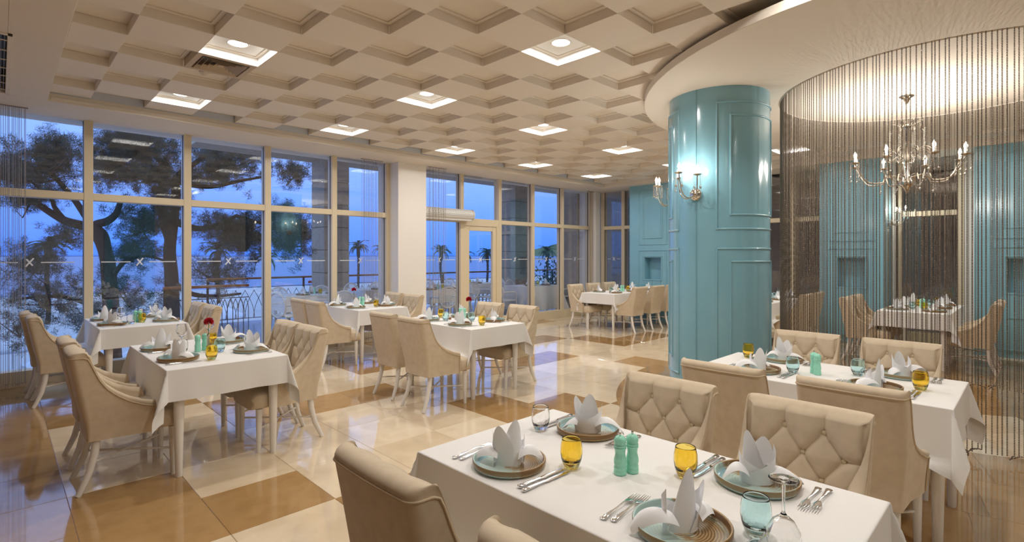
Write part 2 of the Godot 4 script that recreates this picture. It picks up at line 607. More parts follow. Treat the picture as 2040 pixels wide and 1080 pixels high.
	for z in [-1.0, 1.0]:
		part("frame", box_mesh(Vector3(0.35, 0.012, 0.03), 0.002, Vector3(0, -0.006, z)), M.ceiling_paint, g)
		part("frame", box_mesh(Vector3(0.03, 0.012, 2.03), 0.002, Vector3(z * 0.16, -0.006, 0)), M.ceiling_paint, g)
	part("duct", box_mesh(Vector3(0.288, 0.006, 1.966), 0, Vector3(0, 0.177, 0)), M.sheet_metal, g)
	for k in 14: part("blade", box_mesh(Vector3(0.004, 0.05, 1.966), 0, Vector3(-0.13 + 0.02 * k, 0.03, 0)), M.sheet_metal, g)
	for k in 7: part("bar", box_mesh(Vector3(0.29, 0.008, 0.008), 0, Vector3(0, -0.005, -0.84 + 0.28 * k)), M.ceiling_paint, g)


func diffuser_vent(a: float, b: float, _c: Node) -> void:
	var o := thing("air_vent", "square louvred air vent set in the coffered ceiling beside a downlight", "vent", P(a, b, CEIL))
	part("throat", box_mesh(Vector3(0.40, 0.004, 0.40), 0, Vector3(0, 0.082, 0)), M.sheet_metal, o)
	var f := MB.new()
	for k in 4:
		var v := Vector3(0, 0.016, 0.2235).rotated(Vector3.UP, k * PI / 2)
		f.box(v + Vector3(0, 0.026, 0), Vector3(0.494 if k % 2 == 0 else 0.047, 0.084, 0.047 if k % 2 == 0 else 0.40), 0.002)
	part("frame", f.done(), M.grille, o)
	for ring in 4:
		var h := 0.185 - 0.042 * ring
		var s := MB.new()
		for k in 4:
			var r := Basis(Vector3.UP, k * PI / 2)
			var q := [r * Vector3(-h, 0.0, h), r * Vector3(h, 0.0, h), r * Vector3(h - 0.026, 0.03, h - 0.026), r * Vector3(-h + 0.026, 0.03, h - 0.026)]
			s.quad(q[0], q[1], q[2], q[3])
			var dn := Vector3(0, -0.002, 0)
			s.quad(q[0] + dn, q[1] + dn, q[2] + dn, q[3] + dn)
		part("louvre", s.done(), M.grille, o)
	part("middle", box_mesh(Vector3(0.05, 0.01, 0.05), 0.002, Vector3(0, 0.01, 0)), M.grille, o)


func make_walls() -> void:
	var w := struct("wall_back", "plain cream wall behind the dining room")
	part("plaster", ab_box(-5.0, 13.2, -4.3, -4.0, 0, CEIL + 0.3), M.wall_paint, w)
	w = struct("wall_left", "plain cream wall at the far side of the dining room")
	part("plaster", ab_box(-5.3, -5.0, -4.3, 8.75, 0, CEIL + 0.3), M.wall_paint, w)
	var p := struct("wall_pier", "white painted pier between the windows and the glass door")
	part("pier", ab_box(5.09, 5.70, 8.05, 8.75, 0, HEAD + 0.02, 0.006), M.wall_paint, p)
	p = struct("wall_corner", "narrow white corner post at the end of the window wall")
	part("post", ab_box(11.22, 11.42, 8.2, 8.75, 0, HEAD + 0.02, 0.005), M.wall_paint, p)
	p = struct("wall_window", "wall over the window heads")
	part("lintel", ab_box(-5.0, 13.2, WALL + 0.02, WALL + 0.42, HEAD, CEIL + 0.35), M.wall_paint, p)


var window_count := 0
var x_mark: ArrayMesh

# one bay: two panes, with frame members on its left side, across and below; lo and hi are the edges along the wall
func bay(o: Node3D, along: Callable, lo: float, hi: float, deep: float, mark := true, last := false, sill := 0.185) -> void:
	var fr := func(l: float, h: float, y0: float, y1: float, d0: float, d1: float, called: String, m: Material):
		var c: Array = along.call(l, h, d0, d1)
		part(called, ab_box(c[0], c[1], c[2], c[3], y0, y1, 0.003), m, o)
	var e := 0.045
	fr.call(lo - e, lo + e, 0.0, HEAD, 0.0, deep, "mullion", M.frame)
	if last: fr.call(hi - e, hi + e, 0.0, HEAD, 0.0, deep, "mullion", M.frame)
	fr.call(lo + e, hi - e, 2.225, 2.314, 0.004, deep, "transom", M.frame)
	fr.call(lo + e, hi - e, 0.0, sill, -0.02, deep, "sill", M.frame)
	for q in [[sill, 2.225], [2.314, HEAD]]:
		var c: Array = along.call(lo + e, hi - e, 0.082, 0.088)
		var d: Array = along.call(lo + e, hi - e, 0.104, 0.110)
		var s := MB.new()
		for k in [c, d]:
			var u := P(k[0], k[2], q[0])
			var v := P(k[1], k[3], q[1])
			s.box((u + v) / 2, (v - u).abs())
		part("pane", s.done(), M.pane, o)
		for z in [lo + e, hi - e]:
			fr.call(z - 0.005, z + 0.005, q[0], q[1], 0.06, 0.082, "gasket", M.gasket)
	if mark:
		var mid := (lo + hi) / 2
		for q in [[lo + 0.13, mid - 0.10], [mid + 0.10, hi - 0.13]]:
			var c: Array = along.call(q[0], q[1], 0.078, 0.0815)
			part("etched_line", ab_box(c[0], c[1], c[2], c[3], 1.444, 1.456), M.etched, o)
		var c: Array = along.call(mid, mid, 0.08, 0.08)
		var x := part("etched_cross", x_mark, M.etched, o, P(c[0], c[2], 1.45))
		if absf((along.call(0.0, 1.0, 0.0, 0.0) as Array)[1] - 1.0) > 1e-3: x.rotation.y = PI / 2


func make_windows() -> void:
	var s := MB.new()
	for k in [-1, 1]: s.box(Vector3.ZERO, Vector3(0.016, 0.125 if k > 0 else 0.095, 0.003), 0.0, Basis(Vector3.BACK, -k * 0.62))
	x_mark = s.done()
	var front := func(l, h, d0, d1): return [l, h, WALL + d0, WALL + d1]
	var edges := [-1.358, -0.281, 0.796, 1.873, 2.95, 4.027, 5.06]
	for k in 6:
		window_count += 1
		var o := struct("window_%d" % window_count, "tall cream framed window, bay %s left of the white pier" % ["sixth", "fifth", "fourth", "third", "second", "first"][k])
		bay(o, front, edges[k], edges[k + 1], 0.16, true, k == 5)
	for k in 4:
		window_count += 1
		var o := struct("window_%d" % window_count, "tall cream framed window, bay %s right of the glass door" % ["two places left", "one place", "two places", "three places"][k])
		var lo: float = [5.74, 7.872, 8.945, 10.022][k]
		bay(o, front, lo, [6.795, 8.945, 10.022, 11.18][k], 0.16, true, k == 0 or k == 3)
		if k == 0: tag(o, "tall cream framed window between the white pier and the glass door", "", "", "structure")
	part("solid", ab_box(-5.0, -1.4, WALL, WALL + 0.3, 0, HEAD), M.wall_paint, struct("wall_front", "blank wall beyond the last window bay"))
	# the door bay
	var d := struct("door_1", "cream framed glass door in the window wall")
	var lo := 6.84
	var hi := 7.827
	part("transom", ab_box(lo, hi, WALL + 0.004, WALL + 0.16, 2.16, 2.314, 0.003), M.frame, d)
	part("upper_pane", ab_box(lo, hi, WALL + 0.082, WALL + 0.088, 2.314, HEAD), M.pane, d)
	part("jamb", ab_box(lo, lo + 0.06, WALL, WALL + 0.15, 0.0, 2.16, 0.003), M.frame, d)
	part("jamb", ab_box(hi - 0.06, hi, WALL, WALL + 0.15, 0.0, 2.16, 0.003), M.frame, d)
	part("threshold", ab_box(lo, hi, WALL, WALL + 0.15, 0.0, 0.02, 0.003), M.frame, d)
	var leaf := part("leaf", ab_box(lo + 0.06, lo + 0.16, WALL + 0.02, WALL + 0.09, 0.02, 2.155, 0.004), M.frame, d)
	part("stile", ab_box(hi - 0.16, hi - 0.06, WALL + 0.02, WALL + 0.09, 0.02, 2.155, 0.004), M.frame, leaf)
	part("top_rail", ab_box(lo + 0.16, hi - 0.16, WALL + 0.02, WALL + 0.09, 2.06, 2.155, 0.004), M.frame, leaf)
	part("bottom_rail", ab_box(lo + 0.16, hi - 0.16, WALL + 0.02, WALL + 0.09, 0.02, 0.20, 0.004), M.frame, leaf)
	part("pane", ab_box(lo + 0.16, hi - 0.16, WALL + 0.052, WALL + 0.06, 0.20, 2.06), M.pane, leaf)
	part("etched_line", ab_box(lo + 0.2, hi - 0.2, WALL + 0.048, WALL + 0.051, 1.444, 1.456), M.etched, leaf)
	part("etched_cross", x_mark, M.etched, leaf, P(7.33, WALL + 0.049, 1.45))
	# the side glazing behind the teal piers
	var side := func(l, h, d0, d1): return [11.5 + d0, 11.5 + d1, l, h]
	var bays := [8.2, 7.55, 6.9, 5.6, 4.9, 4.2, 3.5, 2.8, 1.75, 0.9]
	for k in bays.size() - 1:
		if k in [2, 7]: continue
		window_count += 1
		var o := struct("window_%d" % window_count, "dark side window between the teal piers, panel %d from the corner post" % (k + 1))
		bay(o, side, bays[k + 1], bays[k], 0.16, k < 2, k in [0, 3, 8])
	part("solid", ab_box(11.5, 11.8, -4.0, 0.86, 0, HEAD), M.wall_paint, struct("wall_right", "blank wall beyond the side windows"))
	part("solid", ab_box(11.5, 11.8, 5.6, 6.9, 0, HEAD), M.wall_paint, get_node("wall_right"))
	part("solid", ab_box(11.5, 11.8, 1.75, 2.8, 0, HEAD), M.wall_paint, get_node("wall_right"))
	part("lintel", ab_box(11.42, 12.0, -4.0, 8.75, HEAD, CEIL + 0.35), M.wall_paint, get_node("wall_right"))


# a teal pier with a niche; its face looks along -a unless turned
func pier(called: String, label: String, at: Vector3, turn: float, wide: float, deep: float) -> void:
	var o := struct(called, label)
	o.position = at
	o.rotation.y = turn
	var h := HEAD
	var w := wide / 2
	var n := 0.21
	# face towards +z, body behind it (z from -deep to 0); niche between 0.98 and 1.49
	var body := MB.new()
	body.box(Vector3(-(w + n) / 2, h / 2, -deep / 2), Vector3(w - n, h, deep), 0.004)
	body.box(Vector3((w + n) / 2, h / 2, -deep / 2), Vector3(w - n, h, deep), 0.004)
	body.box(Vector3(0, (1.49 + h) / 2, -deep / 2), Vector3(2 * n, h - 1.49, deep))
	body.box(Vector3(0, 0.49, -deep / 2 - 0.004), Vector3(2 * n, 0.98, deep - 0.008))
	body.box(Vector3(0, 1.235, -deep / 2 - 0.11), Vector3(2 * n, 0.51, deep - 0.22))
	part("body", body.done(), M.teal, o)
	for s in [-1, 1]:
		part("cupboard_door", box_mesh(Vector3(n - 0.006, 0.36, 0.012), 0.003, Vector3(s * n / 2, 0.77, 0.0)), M.teal, o)
	for q in [[-0.36, 0.36, 1.80, 3.08], [-0.25, 0.25, 1.95, 2.95], [-0.36, 0.36, 0.12, 1.66], [-0.24, 0.24, 0.96, 1.52]]:
		var f := MB.new()
		var t := 0.022
		if q[0] < -w + 0.05: continue
		f.box(Vector3(0, q[2], 0.006), Vector3(q[1] - q[0] + t, t, 0.018), 0.005)
		f.box(Vector3(0, q[3], 0.006), Vector3(q[1] - q[0] + t, t, 0.018), 0.005)
		f.box(Vector3(q[0], (q[2] + q[3]) / 2, 0.006), Vector3(t, q[3] - q[2], 0.018), 0.005)
		f.box(Vector3(q[1], (q[2] + q[3]) / 2, 0.006), Vector3(t, q[3] - q[2], 0.018), 0.005)
		part("moulding", f.done(), M.teal, o)


const COLUMN := Vector2(5.482, 2.403)
const COLUMN_R := 0.502
var column_front := 0.0    # world angle (about y) of the column's side that faces the camera

func col_point(deg: float, r: float, y: float) -> Vector3:   # deg from the side that faces the camera, positive to the camera's right
	var q := column_front + deg_to_rad(deg)
	return P(COLUMN.x + r * cos(q), COLUMN.y + r * sin(q), y)


func make_column() -> void:
	column_front = atan2(-COLUMN.y, -COLUMN.x)
	var o := struct("column", "round teal lacquered column with raised panel mouldings")
	o.position = P(COLUMN.x, COLUMN.y)
	part("shaft", lathe_mesh([Vector2(0, 0), Vector2(COLUMN_R, 0), Vector2(COLUMN_R, 0.001), Vector2(COLUMN_R, 3.2)], 96), M.teal, o)
	part("plinth", lathe_mesh([Vector2(COLUMN_R, 0.115), Vector2(COLUMN_R + 0.006, 0.112), Vector2(COLUMN_R + 0.012, 0.10), Vector2(COLUMN_R + 0.012, 0.0)], 96), M.teal, o)
	var curve := func(d0: float, d1: float, y0: float, y1: float) -> ArrayMesh:   # a raised strip that follows the shaft
		var s := MB.new()
		var prof := [Vector2(-0.001, 0), Vector2(0.008, 0.12), Vector2(0.011, 0.35), Vector2(0.011, 0.65), Vector2(0.008, 0.88), Vector2(-0.001, 1)]
		var n := maxi(2, int(absf(d1 - d0) / 3.0))
		var tall: bool = y1 - y0 > 0.1
		s.surf(5 if tall else n, 1 if tall else 5, func(u, v):
			var q: float = u if tall else v
			var k: Vector2 = prof[int(round(q * 5))]
			var ang: float = lerpf(d0, d1, k.y if tall else u)
			var y: float = lerpf(y0, y1, v if tall else k.y)
			return col_point(ang, COLUMN_R + k.x, y) - P(COLUMN.x, COLUMN.y))
		return s.done()
	var deg := 2.2
	for pan in [[-91.0, -48.0], [-2.5, 100.0], [145.0, 224.0]]:
		for q in [[0.0, 1.783, 3.05], [1.0, 1.92, 2.92], [0.0, 0.30, 1.61], [1.0, 0.46, 1.483]]:
			var l: float = pan[0] + q[0] * 14.5
			var r: float = pan[1] - q[0] * 14.5
			part("moulding", curve.call(l, r, q[1], q[1] + 0.022), M.teal, o)
			part("moulding", curve.call(l, r, q[2] - 0.022, q[2]), M.teal, o)
			part("moulding", curve.call(l, l + deg, q[1], q[2]), M.teal, o)
			part("moulding", curve.call(r - deg, r, q[1], q[2]), M.teal, o)
	for d in [-24.0, -113.0, 122.0]:
		part("seam_strip", curve.call(d - 0.4, d + 0.5, 0.12, 3.19), M.teal, o)


# three candle arms on a round back plate; +z points away from the wall
func sconce(label: String, at: Vector3, turn: float, twist := 0.0, lit := 0.06) -> void:
	var o := thing("wall_sconce", label, "wall lamp", at, turn)
	part("back_plate", lathe_mesh([Vector2(0, 0.0), Vector2(0.06, 0.0), Vector2(0.066, 0.006), Vector2(0.062, 0.02), Vector2(0.05, 0.032), Vector2(0.03, 0.042), Vector2(0, 0.046)], 32), M.chrome, o).rotation.x = PI / 2
	for k in 3:
		var ang: float = [-0.95, 0.0, 0.95][k] + twist
		var out := 0.165 if k != 1 else 0.205
		var dir := Vector3(sin(ang), 0, cos(ang))
		var top: Vector3 = dir * out + Vector3(0, 0.165 + (0.03 if k == 1 else 0.0), 0.02)
		var path := []
		for i in 13:
			var u := i / 12.0
			path.append(Vector3(0, 0, 0.03).lerp(top, u) * Vector3(1, 0, 1) + dir * sin(u * PI) * 0.045 + Vector3(0, -0.045 * sin(u * PI * 0.9) * (1 - u) * 2.2 + top.y * pow(u, 2.2), 0))
		var s := MB.new()
		s.tube(path, 0.006, 8)
		var arm := part("arm", s.done(), M.nickel, o)
		part("drip_pan", lathe_mesh([Vector2(0, -0.004), Vector2(0.02, -0.003), Vector2(0.042, 0.008), Vector2(0.044, 0.012), Vector2(0.02, 0.004), Vector2(0, 0.004)], 20), M.nickel, arm, top)
		part("candle", lathe_mesh([Vector2(0.011, 0.0), Vector2(0.0115, 0.052), Vector2(0.004, 0.054), Vector2(0, 0.054)], 16), M.candle, arm, top)
		part("bulb", lathe_mesh([Vector2(0.0, 0.052), Vector2(0.009, 0.054), Vector2(0.0155, 0.07), Vector2(0.014, 0.084), Vector2(0.007, 0.1), Vector2(0.0, 0.112)], 16), M.bulb, arm, top)
		bulb_light(o, top + Vector3(0, 0.078, 0), lit)
		for q in 4: part("crystal_string", crystal(0.10), M.crystal, o, top + Vector3(cos(q * TAU / 4 + 0.5), 0, sin(q * TAU / 4 + 0.5)) * 0.04)


var crystals := {}

func crystal(long: float) -> ArrayMesh:
	if not crystals.has(long):
		var st := MB.new()
		for i in int(long / 0.0125): st.gem(Vector3(0, -0.008 - i * 0.0125, 0), 0.0064)
		st.lathe([Vector2(0, 0.018), Vector2(0.0105, 0.0), Vector2(0, -0.02)], 6, Vector3(0, -long - 0.018, 0), -1)
		crystals[long] = st.done()
	return crystals[long]


func make_chandelier() -> void:
	var o := thing("chandelier", "eight-armed chrome chandelier with candle bulbs and crystal strings inside the bead ring", "chandelier", P(6.70, 0.95, 3.197))
	part("canopy", lathe_mesh([Vector2(0, 0), Vector2(0.07, 0), Vector2(0.066, -0.02), Vector2(0.03, -0.04), Vector2(0.012, -0.09), Vector2(0, -0.09)], 24), M.chrome, o)
	var s := MB.new()
	s.tube([Vector3(0, -0.08, 0), Vector3(0, -0.36, 0)], 0.006, 8)
	part("chain_rod", s.done(), M.chrome, o)
	part("stem", lathe_mesh([Vector2(0, -0.30), Vector2(0.03, -0.31), Vector2(0.035, -0.33), Vector2(0.012, -0.36), Vector2(0.012, -0.60), Vector2(0.03, -0.64), Vector2(0.045, -0.72), Vector2(0.028, -0.82), Vector2(0.07, -0.90), Vector2(0.075, -0.93), Vector2(0.03, -0.96), Vector2(0.012, -1.0), Vector2(0, -1.03)], 24), M.chrome, o)
	for k in 8:
		var ang := k * TAU / 8 + 0.2
		var d := Vector3(cos(ang), 0, sin(ang))
		var path := []
		for i in 21:
			var u := i / 20.0
			path.append(d * (0.04 + 0.44 * u) + Vector3(0, -0.86 - 0.10 * sin(u * PI * 1.1) * (1.0 if u > 0.35 else 0.4) + 0.10 * sin(u * TAU * 0.5) * (1 - u) + (0.13 * pow(maxf(u - 0.7, 0) / 0.3, 1.6)), 0))
		s = MB.new()
		s.tube(path, 0.0075, 8)
		var arm := part("arm", s.done(), M.chrome, o)
		var top: Vector3 = path[20]
		part("drip_pan", lathe_mesh([Vector2(0, -0.004), Vector2(0.02, -0.003), Vector2(0.045, 0.01), Vector2(0.047, 0.014), Vector2(0.02, 0.004), Vector2(0, 0.004)], 20), M.nickel, arm, top)
		part("candle", lathe_mesh([Vector2(0.012, 0.0), Vector2(0.0125, 0.065), Vector2(0.004, 0.067), Vector2(0, 0.067)], 16), M.candle, arm, top)
		part("bulb", lathe_mesh([Vector2(0.0, 0.064), Vector2(0.010, 0.067), Vector2(0.017, 0.084), Vector2(0.015, 0.1), Vector2(0.007, 0.118), Vector2(0.0, 0.13)], 16), M.bulb, arm, top)
		bulb_light(o, top + Vector3(0, 0.093, 0), 0.27)
		# scrolls above the arms
		path = []
		for i in 25:
			var u := i / 24.0
			var q := u * TAU * 1.35
			path.append(d * (0.15 + 0.07 * (1 - 0.4 * u) * cos(q)) + Vector3(0, -0.62 + 0.07 * (1 - 0.4 * u) * sin(q), 0))
		s = MB.new()
		s.tube(path, 0.005, 6)
		part("scroll", s.done(), M.chrome, o)
		path = []
		for i in 17:
			var u := i / 16.0
			path.append(d * (0.02 + 0.14 * sin(u * PI * 0.6) + 0.03 * sin(u * TAU)) + Vector3(0, -0.34 + 0.06 * sin(u * PI * 1.5), 0))
		s = MB.new()
		s.tube(path, 0.004, 6)
		part("upper_scroll", s.done(), M.chrome, o)
		for q in 3: part("crystal_string", crystal(0.12), M.crystal, o, top + Vector3(cos(q * TAU / 3), 0, sin(q * TAU / 3)) * 0.044)
		part("crystal_string", crystal(0.30), M.crystal, o, d * 0.155 + Vector3(0, -0.36, 0))
		part("crystal_string", crystal(0.06), M.crystal, o, d * 0.24 + Vector3(0, -0.92, 0))


func strand_mesh(long: float, r: float, pitch: float, tail: float) -> ArrayMesh:   # hangs from y = 0; the last piece lies along x
	var s := MB.new()
	var n := int(long / pitch)
	for i in n:
		var y := i * pitch
		var down := long - tail
		var at := Vector3(0, -y, 0)
		if y > down:
			var u := (y - down) / maxf(tail, 1e-3)
			at = Vector3(sin(u * PI / 2) * tail * 0.7, -down - tail * 0.36 * (1 - cos(u * PI / 2)), 0.004 * sin(u * 9))
		s.gem(at, r)
	return s.done()


func make_beads() -> void:
	var o := thing("bead_curtain", "ring of dark metal bead strands hanging from the round ceiling disc", "bead curtain", P(RING.x, RING.y, 3.2))
	var kinds := [strand_mesh(3.16, 0.0056, 0.0118, 0.0), strand_mesh(3.22, 0.0056, 0.0118, 0.08), strand_mesh(3.24, 0.0056, 0.0118, 0.12)]
	rng.seed = 8
	part("rail", lathe_mesh([Vector2(1.376, -0.008), Vector2(1.384, -0.008), Vector2(1.384, 0.003), Vector2(1.376, 0.003), Vector2(1.376, -0.008)], 72), M.ceiling_paint, o)
	for k in 288:
		var q := TAU * (k + rng.randf_range(-0.3, 0.3)) / 288
		part("bead_strand", kinds[[0, 0, 1, 2][rng.randi() % 4]], M.beads, o, Vector3(cos(q), 0, sin(q)) * 1.38, rng.randf() * TAU)
	var thin := strand_mesh(3.17, 0.0043, 0.0095, 0.0)
	var long := strand_mesh(3.18, 0.0043, 0.0095, 0.06)
	for q in [["fine silver bead strands hanging at the window left of the tables", -0.5, 0.225, 44, 8.1], ["fine silver bead strands hanging beside the white pier at the window", 4.45, 4.86, 20, 8.2], ["fine silver bead strands gathered beside the glass door", 5.76, 6.17, 12, 8.06], ["fine silver bead strands hanging by the corner post", 10.86, 11.12, 12, 8.2]]:
		var c := thing("window_bead_curtain", q[0], "bead curtain", P((q[1] + q[2]) / 2, q[4], HEAD))
		part("rail", box_mesh(Vector3(q[2] - q[1] + 0.02, 0.012, 0.012), 0, Vector3(0, -0.006, 0)), M.silver_beads, c)
		for k in q[3]:
			var x: float = lerpf(q[1], q[2], (k + 0.5 + rng.randf_range(-0.35, 0.35)) / q[3]) - (q[1] + q[2]) / 2
			part("bead_strand", ([thin, long][rng.randi() % 2] if q[4] != 8.06 else kinds[0]), M.silver_beads, c, Vector3(x, -0.01, rng.randf_range(-0.02, 0.02)), rng.randf() * TAU)


func make_air_curtain() -> void:
	var o := thing("air_curtain", "white perforated cylindrical air curtain unit over the glass door", "air curtain", P(6.32, 8.2, 2.37))
	var s := MB.new()
	var half := 0.62
	s.surf(24, 20, func(u, v):
		var q: float = v * TAU
		var r: float = 0.105
		return Vector3(lerpf(-half, half, u), r * sin(q), r * cos(q)))
	part("casing", s.done(), M.white_plastic, o)
	for x in [-1, 1]:
		var e := MB.new()
		e.lathe([Vector2(0, 0.0), Vector2(0.09, 0.0), Vector2(0.11, -0.012), Vector2(0.11, -0.03)], 24)
		part("end_cap", e.done(), M.white_plastic, o, Vector3(x * (half + 0.012), 0, 0)).rotation.z = -x * PI / 2
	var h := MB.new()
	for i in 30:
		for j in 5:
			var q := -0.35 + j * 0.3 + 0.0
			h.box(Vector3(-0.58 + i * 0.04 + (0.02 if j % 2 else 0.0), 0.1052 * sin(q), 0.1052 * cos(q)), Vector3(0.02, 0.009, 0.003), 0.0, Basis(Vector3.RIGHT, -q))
	part("perforation", h.done(), M.hole_shade, o)  # no holes are cut; grey tabs carry their shade as colour
	part("outlet", box_mesh(Vector3(1.2, 0.04, 0.12), 0.01, Vector3(0, -0.11, -0.02)), M.white_plastic, o)


# ---------------------------------------------------------------- chairs and tables
const BUTTONS := [[-0.072, 0.82], [0.072, 0.82], [-0.144, 0.73], [0.0, 0.73], [0.144, 0.73], [-0.072, 0.64], [0.072, 0.64], [-0.144, 0.555], [0.0, 0.555], [0.144, 0.555], [-0.072, 0.48], [0.072, 0.48]]
var creases := []

func chair_top(z: float) -> float:   # height of the shell's edge by its distance in front of the back
	var pts := [[0.0, 0.915], [0.05, 0.915], [0.07, 0.906], [0.08, 0.875], [0.092, 0.81], [0.107, 0.752], [0.132, 0.70], [0.172, 0.65], [0.23, 0.603], [0.30, 0.568], [0.38, 0.546], [0.46, 0.539]]
	if z <= 0: return 0.915
	for i in pts.size() - 1:
		if z <= pts[i + 1][0]:
			var u: float = (z - pts[i][0]) / (pts[i + 1][0] - pts[i][0])
			return lerpf(pts[i][1], pts[i + 1][1], u)
	return 0.539


func tuft(u: float, y: float) -> float:
	var q := Vector2(u, y)
	var best := 1.0
	for c in creases:
		var n := Geometry2D.get_closest_point_to_segment(q, c[0], c[1])
		best = minf(best, q.distance_to(n))
	var dip := 0.0
	for b in BUTTONS:
		var r := q.distance_to(Vector2(b[0], b[1]))
		dip += 0.013 * exp(-r * r / 0.00022)
	return 0.016 * (1.0 - exp(-best / 0.028)) + 0.0065 * (1.0 - exp(-best / 0.005)) - dip


func make_chair(buttons: bool) -> Node3D:
	creases = []
	for i in BUTTONS.size():
		for j in range(i + 1, BUTTONS.size()):
			var p := Vector2(BUTTONS[i][0], BUTTONS[i][1])
			var q := Vector2(BUTTONS[j][0], BUTTONS[j][1])
			if absf(p.y - q.y) > 0.05 and p.distance_to(q) < 0.13: creases.append([p, q])
	for x in [-0.072, 0.072]:
		creases.append([Vector2(x, 0.82), Vector2(x, 0.93)])
		creases.append([Vector2(x, 0.48), Vector2(x, 0.40)])
	for s in [-1, 1]:
		for y in [0.73, 0.555]: creases.append([Vector2(s * 0.145, y), Vector2(s * 0.26, y + 0.012)])
	# the plan of the shell's outside, from its right front end round the back to its left front end
	var path := []
	var right := []
	for i in 13: right.append(Vector2(lerpf(0.262, 0.228, smoothstep(0, 1, i / 12.0)), lerpf(0.13, -0.10, i / 12.0)))
	for i in range(1, 15): right.append(Vector2(lerpf(0.228, 0.222, i / 14.0), lerpf(-0.10, -0.222, i / 14.0)))
	for i in range(1, 9):
		var q := i / 8.0 * PI / 2
		right.append(Vector2(0.184 + 0.038 * cos(q), -0.222 - 0.038 * sin(q)))
	for i in range(1, 12): right.append(Vector2(0.184 - 0.184 * i / 11.0, -0.26 - 0.006 * sin(i / 11.0 * PI / 2)))
	path = right.duplicate()
	for i in range(right.size() - 2, -1, -1): path.append(Vector2(-right[i].x, right[i].y))
	# finer steps across the tufted back
	var fine := []
	for i in path.size() - 1:
		var n := 1 if i < 34 or i > path.size() - 36 else 4
		for k in n: fine.append(path[i].lerp(path[i + 1], float(k) / n))
	fine.append(path[-1])
	var count := fine.size()
	var run := [0.0]
	for i in range(1, count): run.append(run[-1] + fine[i].distance_to(fine[i - 1]))
	var half: float = run[-1] / 2
	var lean := func(y: float) -> float: return -0.078 * pow(maxf(0.0, (y - 0.44) / 0.47), 1.15)
	var sections := []
	var edge_in := []
	for i in count:
		var p: Vector2 = fine[i]
		var d: Vector2 = (fine[mini(i + 1, count - 1)] - fine[maxi(i - 1, 0)]).normalized()
		var n := Vector2(d.y, -d.x)          # outwards
		if n.dot(p - Vector2(0, 0.1)) < 0: n = -n
		var top := chair_top(p.y + 0.24)
		var side_x := (lerpf(0.262, 0.228, smoothstep(0, 1, (0.13 - p.y) / 0.23)) if p.y > -0.10 else lerpf(0.228, 0.222, clampf((-0.10 - p.y) / 0.122, 0, 1)))
		var thin := lerpf(0.004, 0.056, smoothstep(-0.165, -0.09, p.y))
		var inner := Vector2(clampf(p.x, -side_x + thin, side_x - thin), maxf(p.y, -0.168))
		var r := minf(p.distance_to(inner) / 2, 0.034)
		var sec := []
		var put := func(q: Vector2, y: float):
			return Vector3(q.x * (1.0 + 0.03 * smoothstep(0.5, 0.9, y)), y, q.y + lean.call(y))
		var taper := func(y: float) -> float: return -0.02 * smoothstep(0.6, 0.335, y)
		for k in 13:
			var y := lerpf(0.335, top - r, k / 12.0)
			sec.append(put.call(p + n * taper.call(y), y))
		for k in range(1, 8):
			var q := PI * k / 8.0
			sec.append(put.call(p.lerp(inner, 0.5 - 0.5 * cos(q)) + n * 0.003 * sin(q), top - r + r * sin(q)))
		edge_in.append(put.call(p + n * 0.001, top - 0.036))
		var u: float = run[i] - half
		for k in 85:
			var y := lerpf(top - r, 0.43, k / 84.0)
			var t := tuft(u, y) * smoothstep(0.27, 0.222, absf(u)) * smoothstep(0.0, 0.02, top - r * 0.4 - y)
			sec.append(put.call(inner - n * t + n * taper.call(y), y))
		sections.append(sec)
	var s := MB.new()
	var rows: int = sections[0].size() - 1
	s.surf(count - 1, rows, func(x, y): return sections[int(round(x * (count - 1)))][int(round(y * rows))])
	for e in [0, count - 1]:     # close the front ends
		var sec: Array = sections[e]
		for k in 12: s.quad(sec[k], sec[k + 1], sec[rows - k * 7 - 7], sec[rows - k * 7])
	var c := Node3D.new()
	c.name = "dining_chair"
	part("back_shell", s.done(), M.velvet, c)
	s = MB.new()
	var pipe := []
	pipe.append(Vector3(sections[0][0].x + 0.003, 0.34, sections[0][0].z - 0.012))
	pipe.append(Vector3(sections[0][10].x + 0.004, 0.52, sections[0][10].z - 0.014))
	for i in range(1, count - 1): pipe.append(edge_in[i])
	pipe.append(Vector3(sections[-1][10].x - 0.004, 0.52, sections[-1][10].z - 0.014))
	pipe.append(Vector3(sections[-1][0].x - 0.003, 0.34, sections[-1][0].z - 0.012))
	s.tube(pipe, 0.0045, 6)
	part("piping", s.done(), M.velvet_welt, c)
	# seat: rounded slices from back to front
	s = MB.new()
	var slices := []
	for k in 21:
		var z := lerpf(-0.20, 0.285, k / 20.0)
		var hw := lerpf(0.165, 0.203, smoothstep(-0.2, 0.12, z)) + 0.036 * smoothstep(0.125, 0.15, z)
		var roll := smoothstep(0.285, 0.235, z)
		hw -= 0.02 * (1 - sqrt(clampf(roll, 0, 1)))
		var top := 0.44 + 0.035 * sqrt(clampf(roll, 0, 1))
		var bot := 0.335
		var sl := []
		var rr := 0.03
		for q in 28:
			var ang := TAU * q / 28.0
			var cx := signf(cos(ang)) * pow(absf(cos(ang)), 0.35)
			var cy := signf(sin(ang)) * pow(absf(sin(ang)), 0.35)
			sl.append(Vector3(cx * hw, lerpf(bot, top, 0.5 + 0.5 * cy) + (0.012 * (1 - cx * cx) if cy > 0 else 0.0), z))
		sl.append(sl[0])
		slices.append(sl)
	s.surf(28, 20, func(x, y): return slices[int(round(y * 20))][int(round(x * 28))])
	for e in [0, 20]:
		for q in 26: s.tri(slices[e][0], slices[e][q + 1], slices[e][q + 2], 0)
	part("seat", s.done(), M.velvet, c)
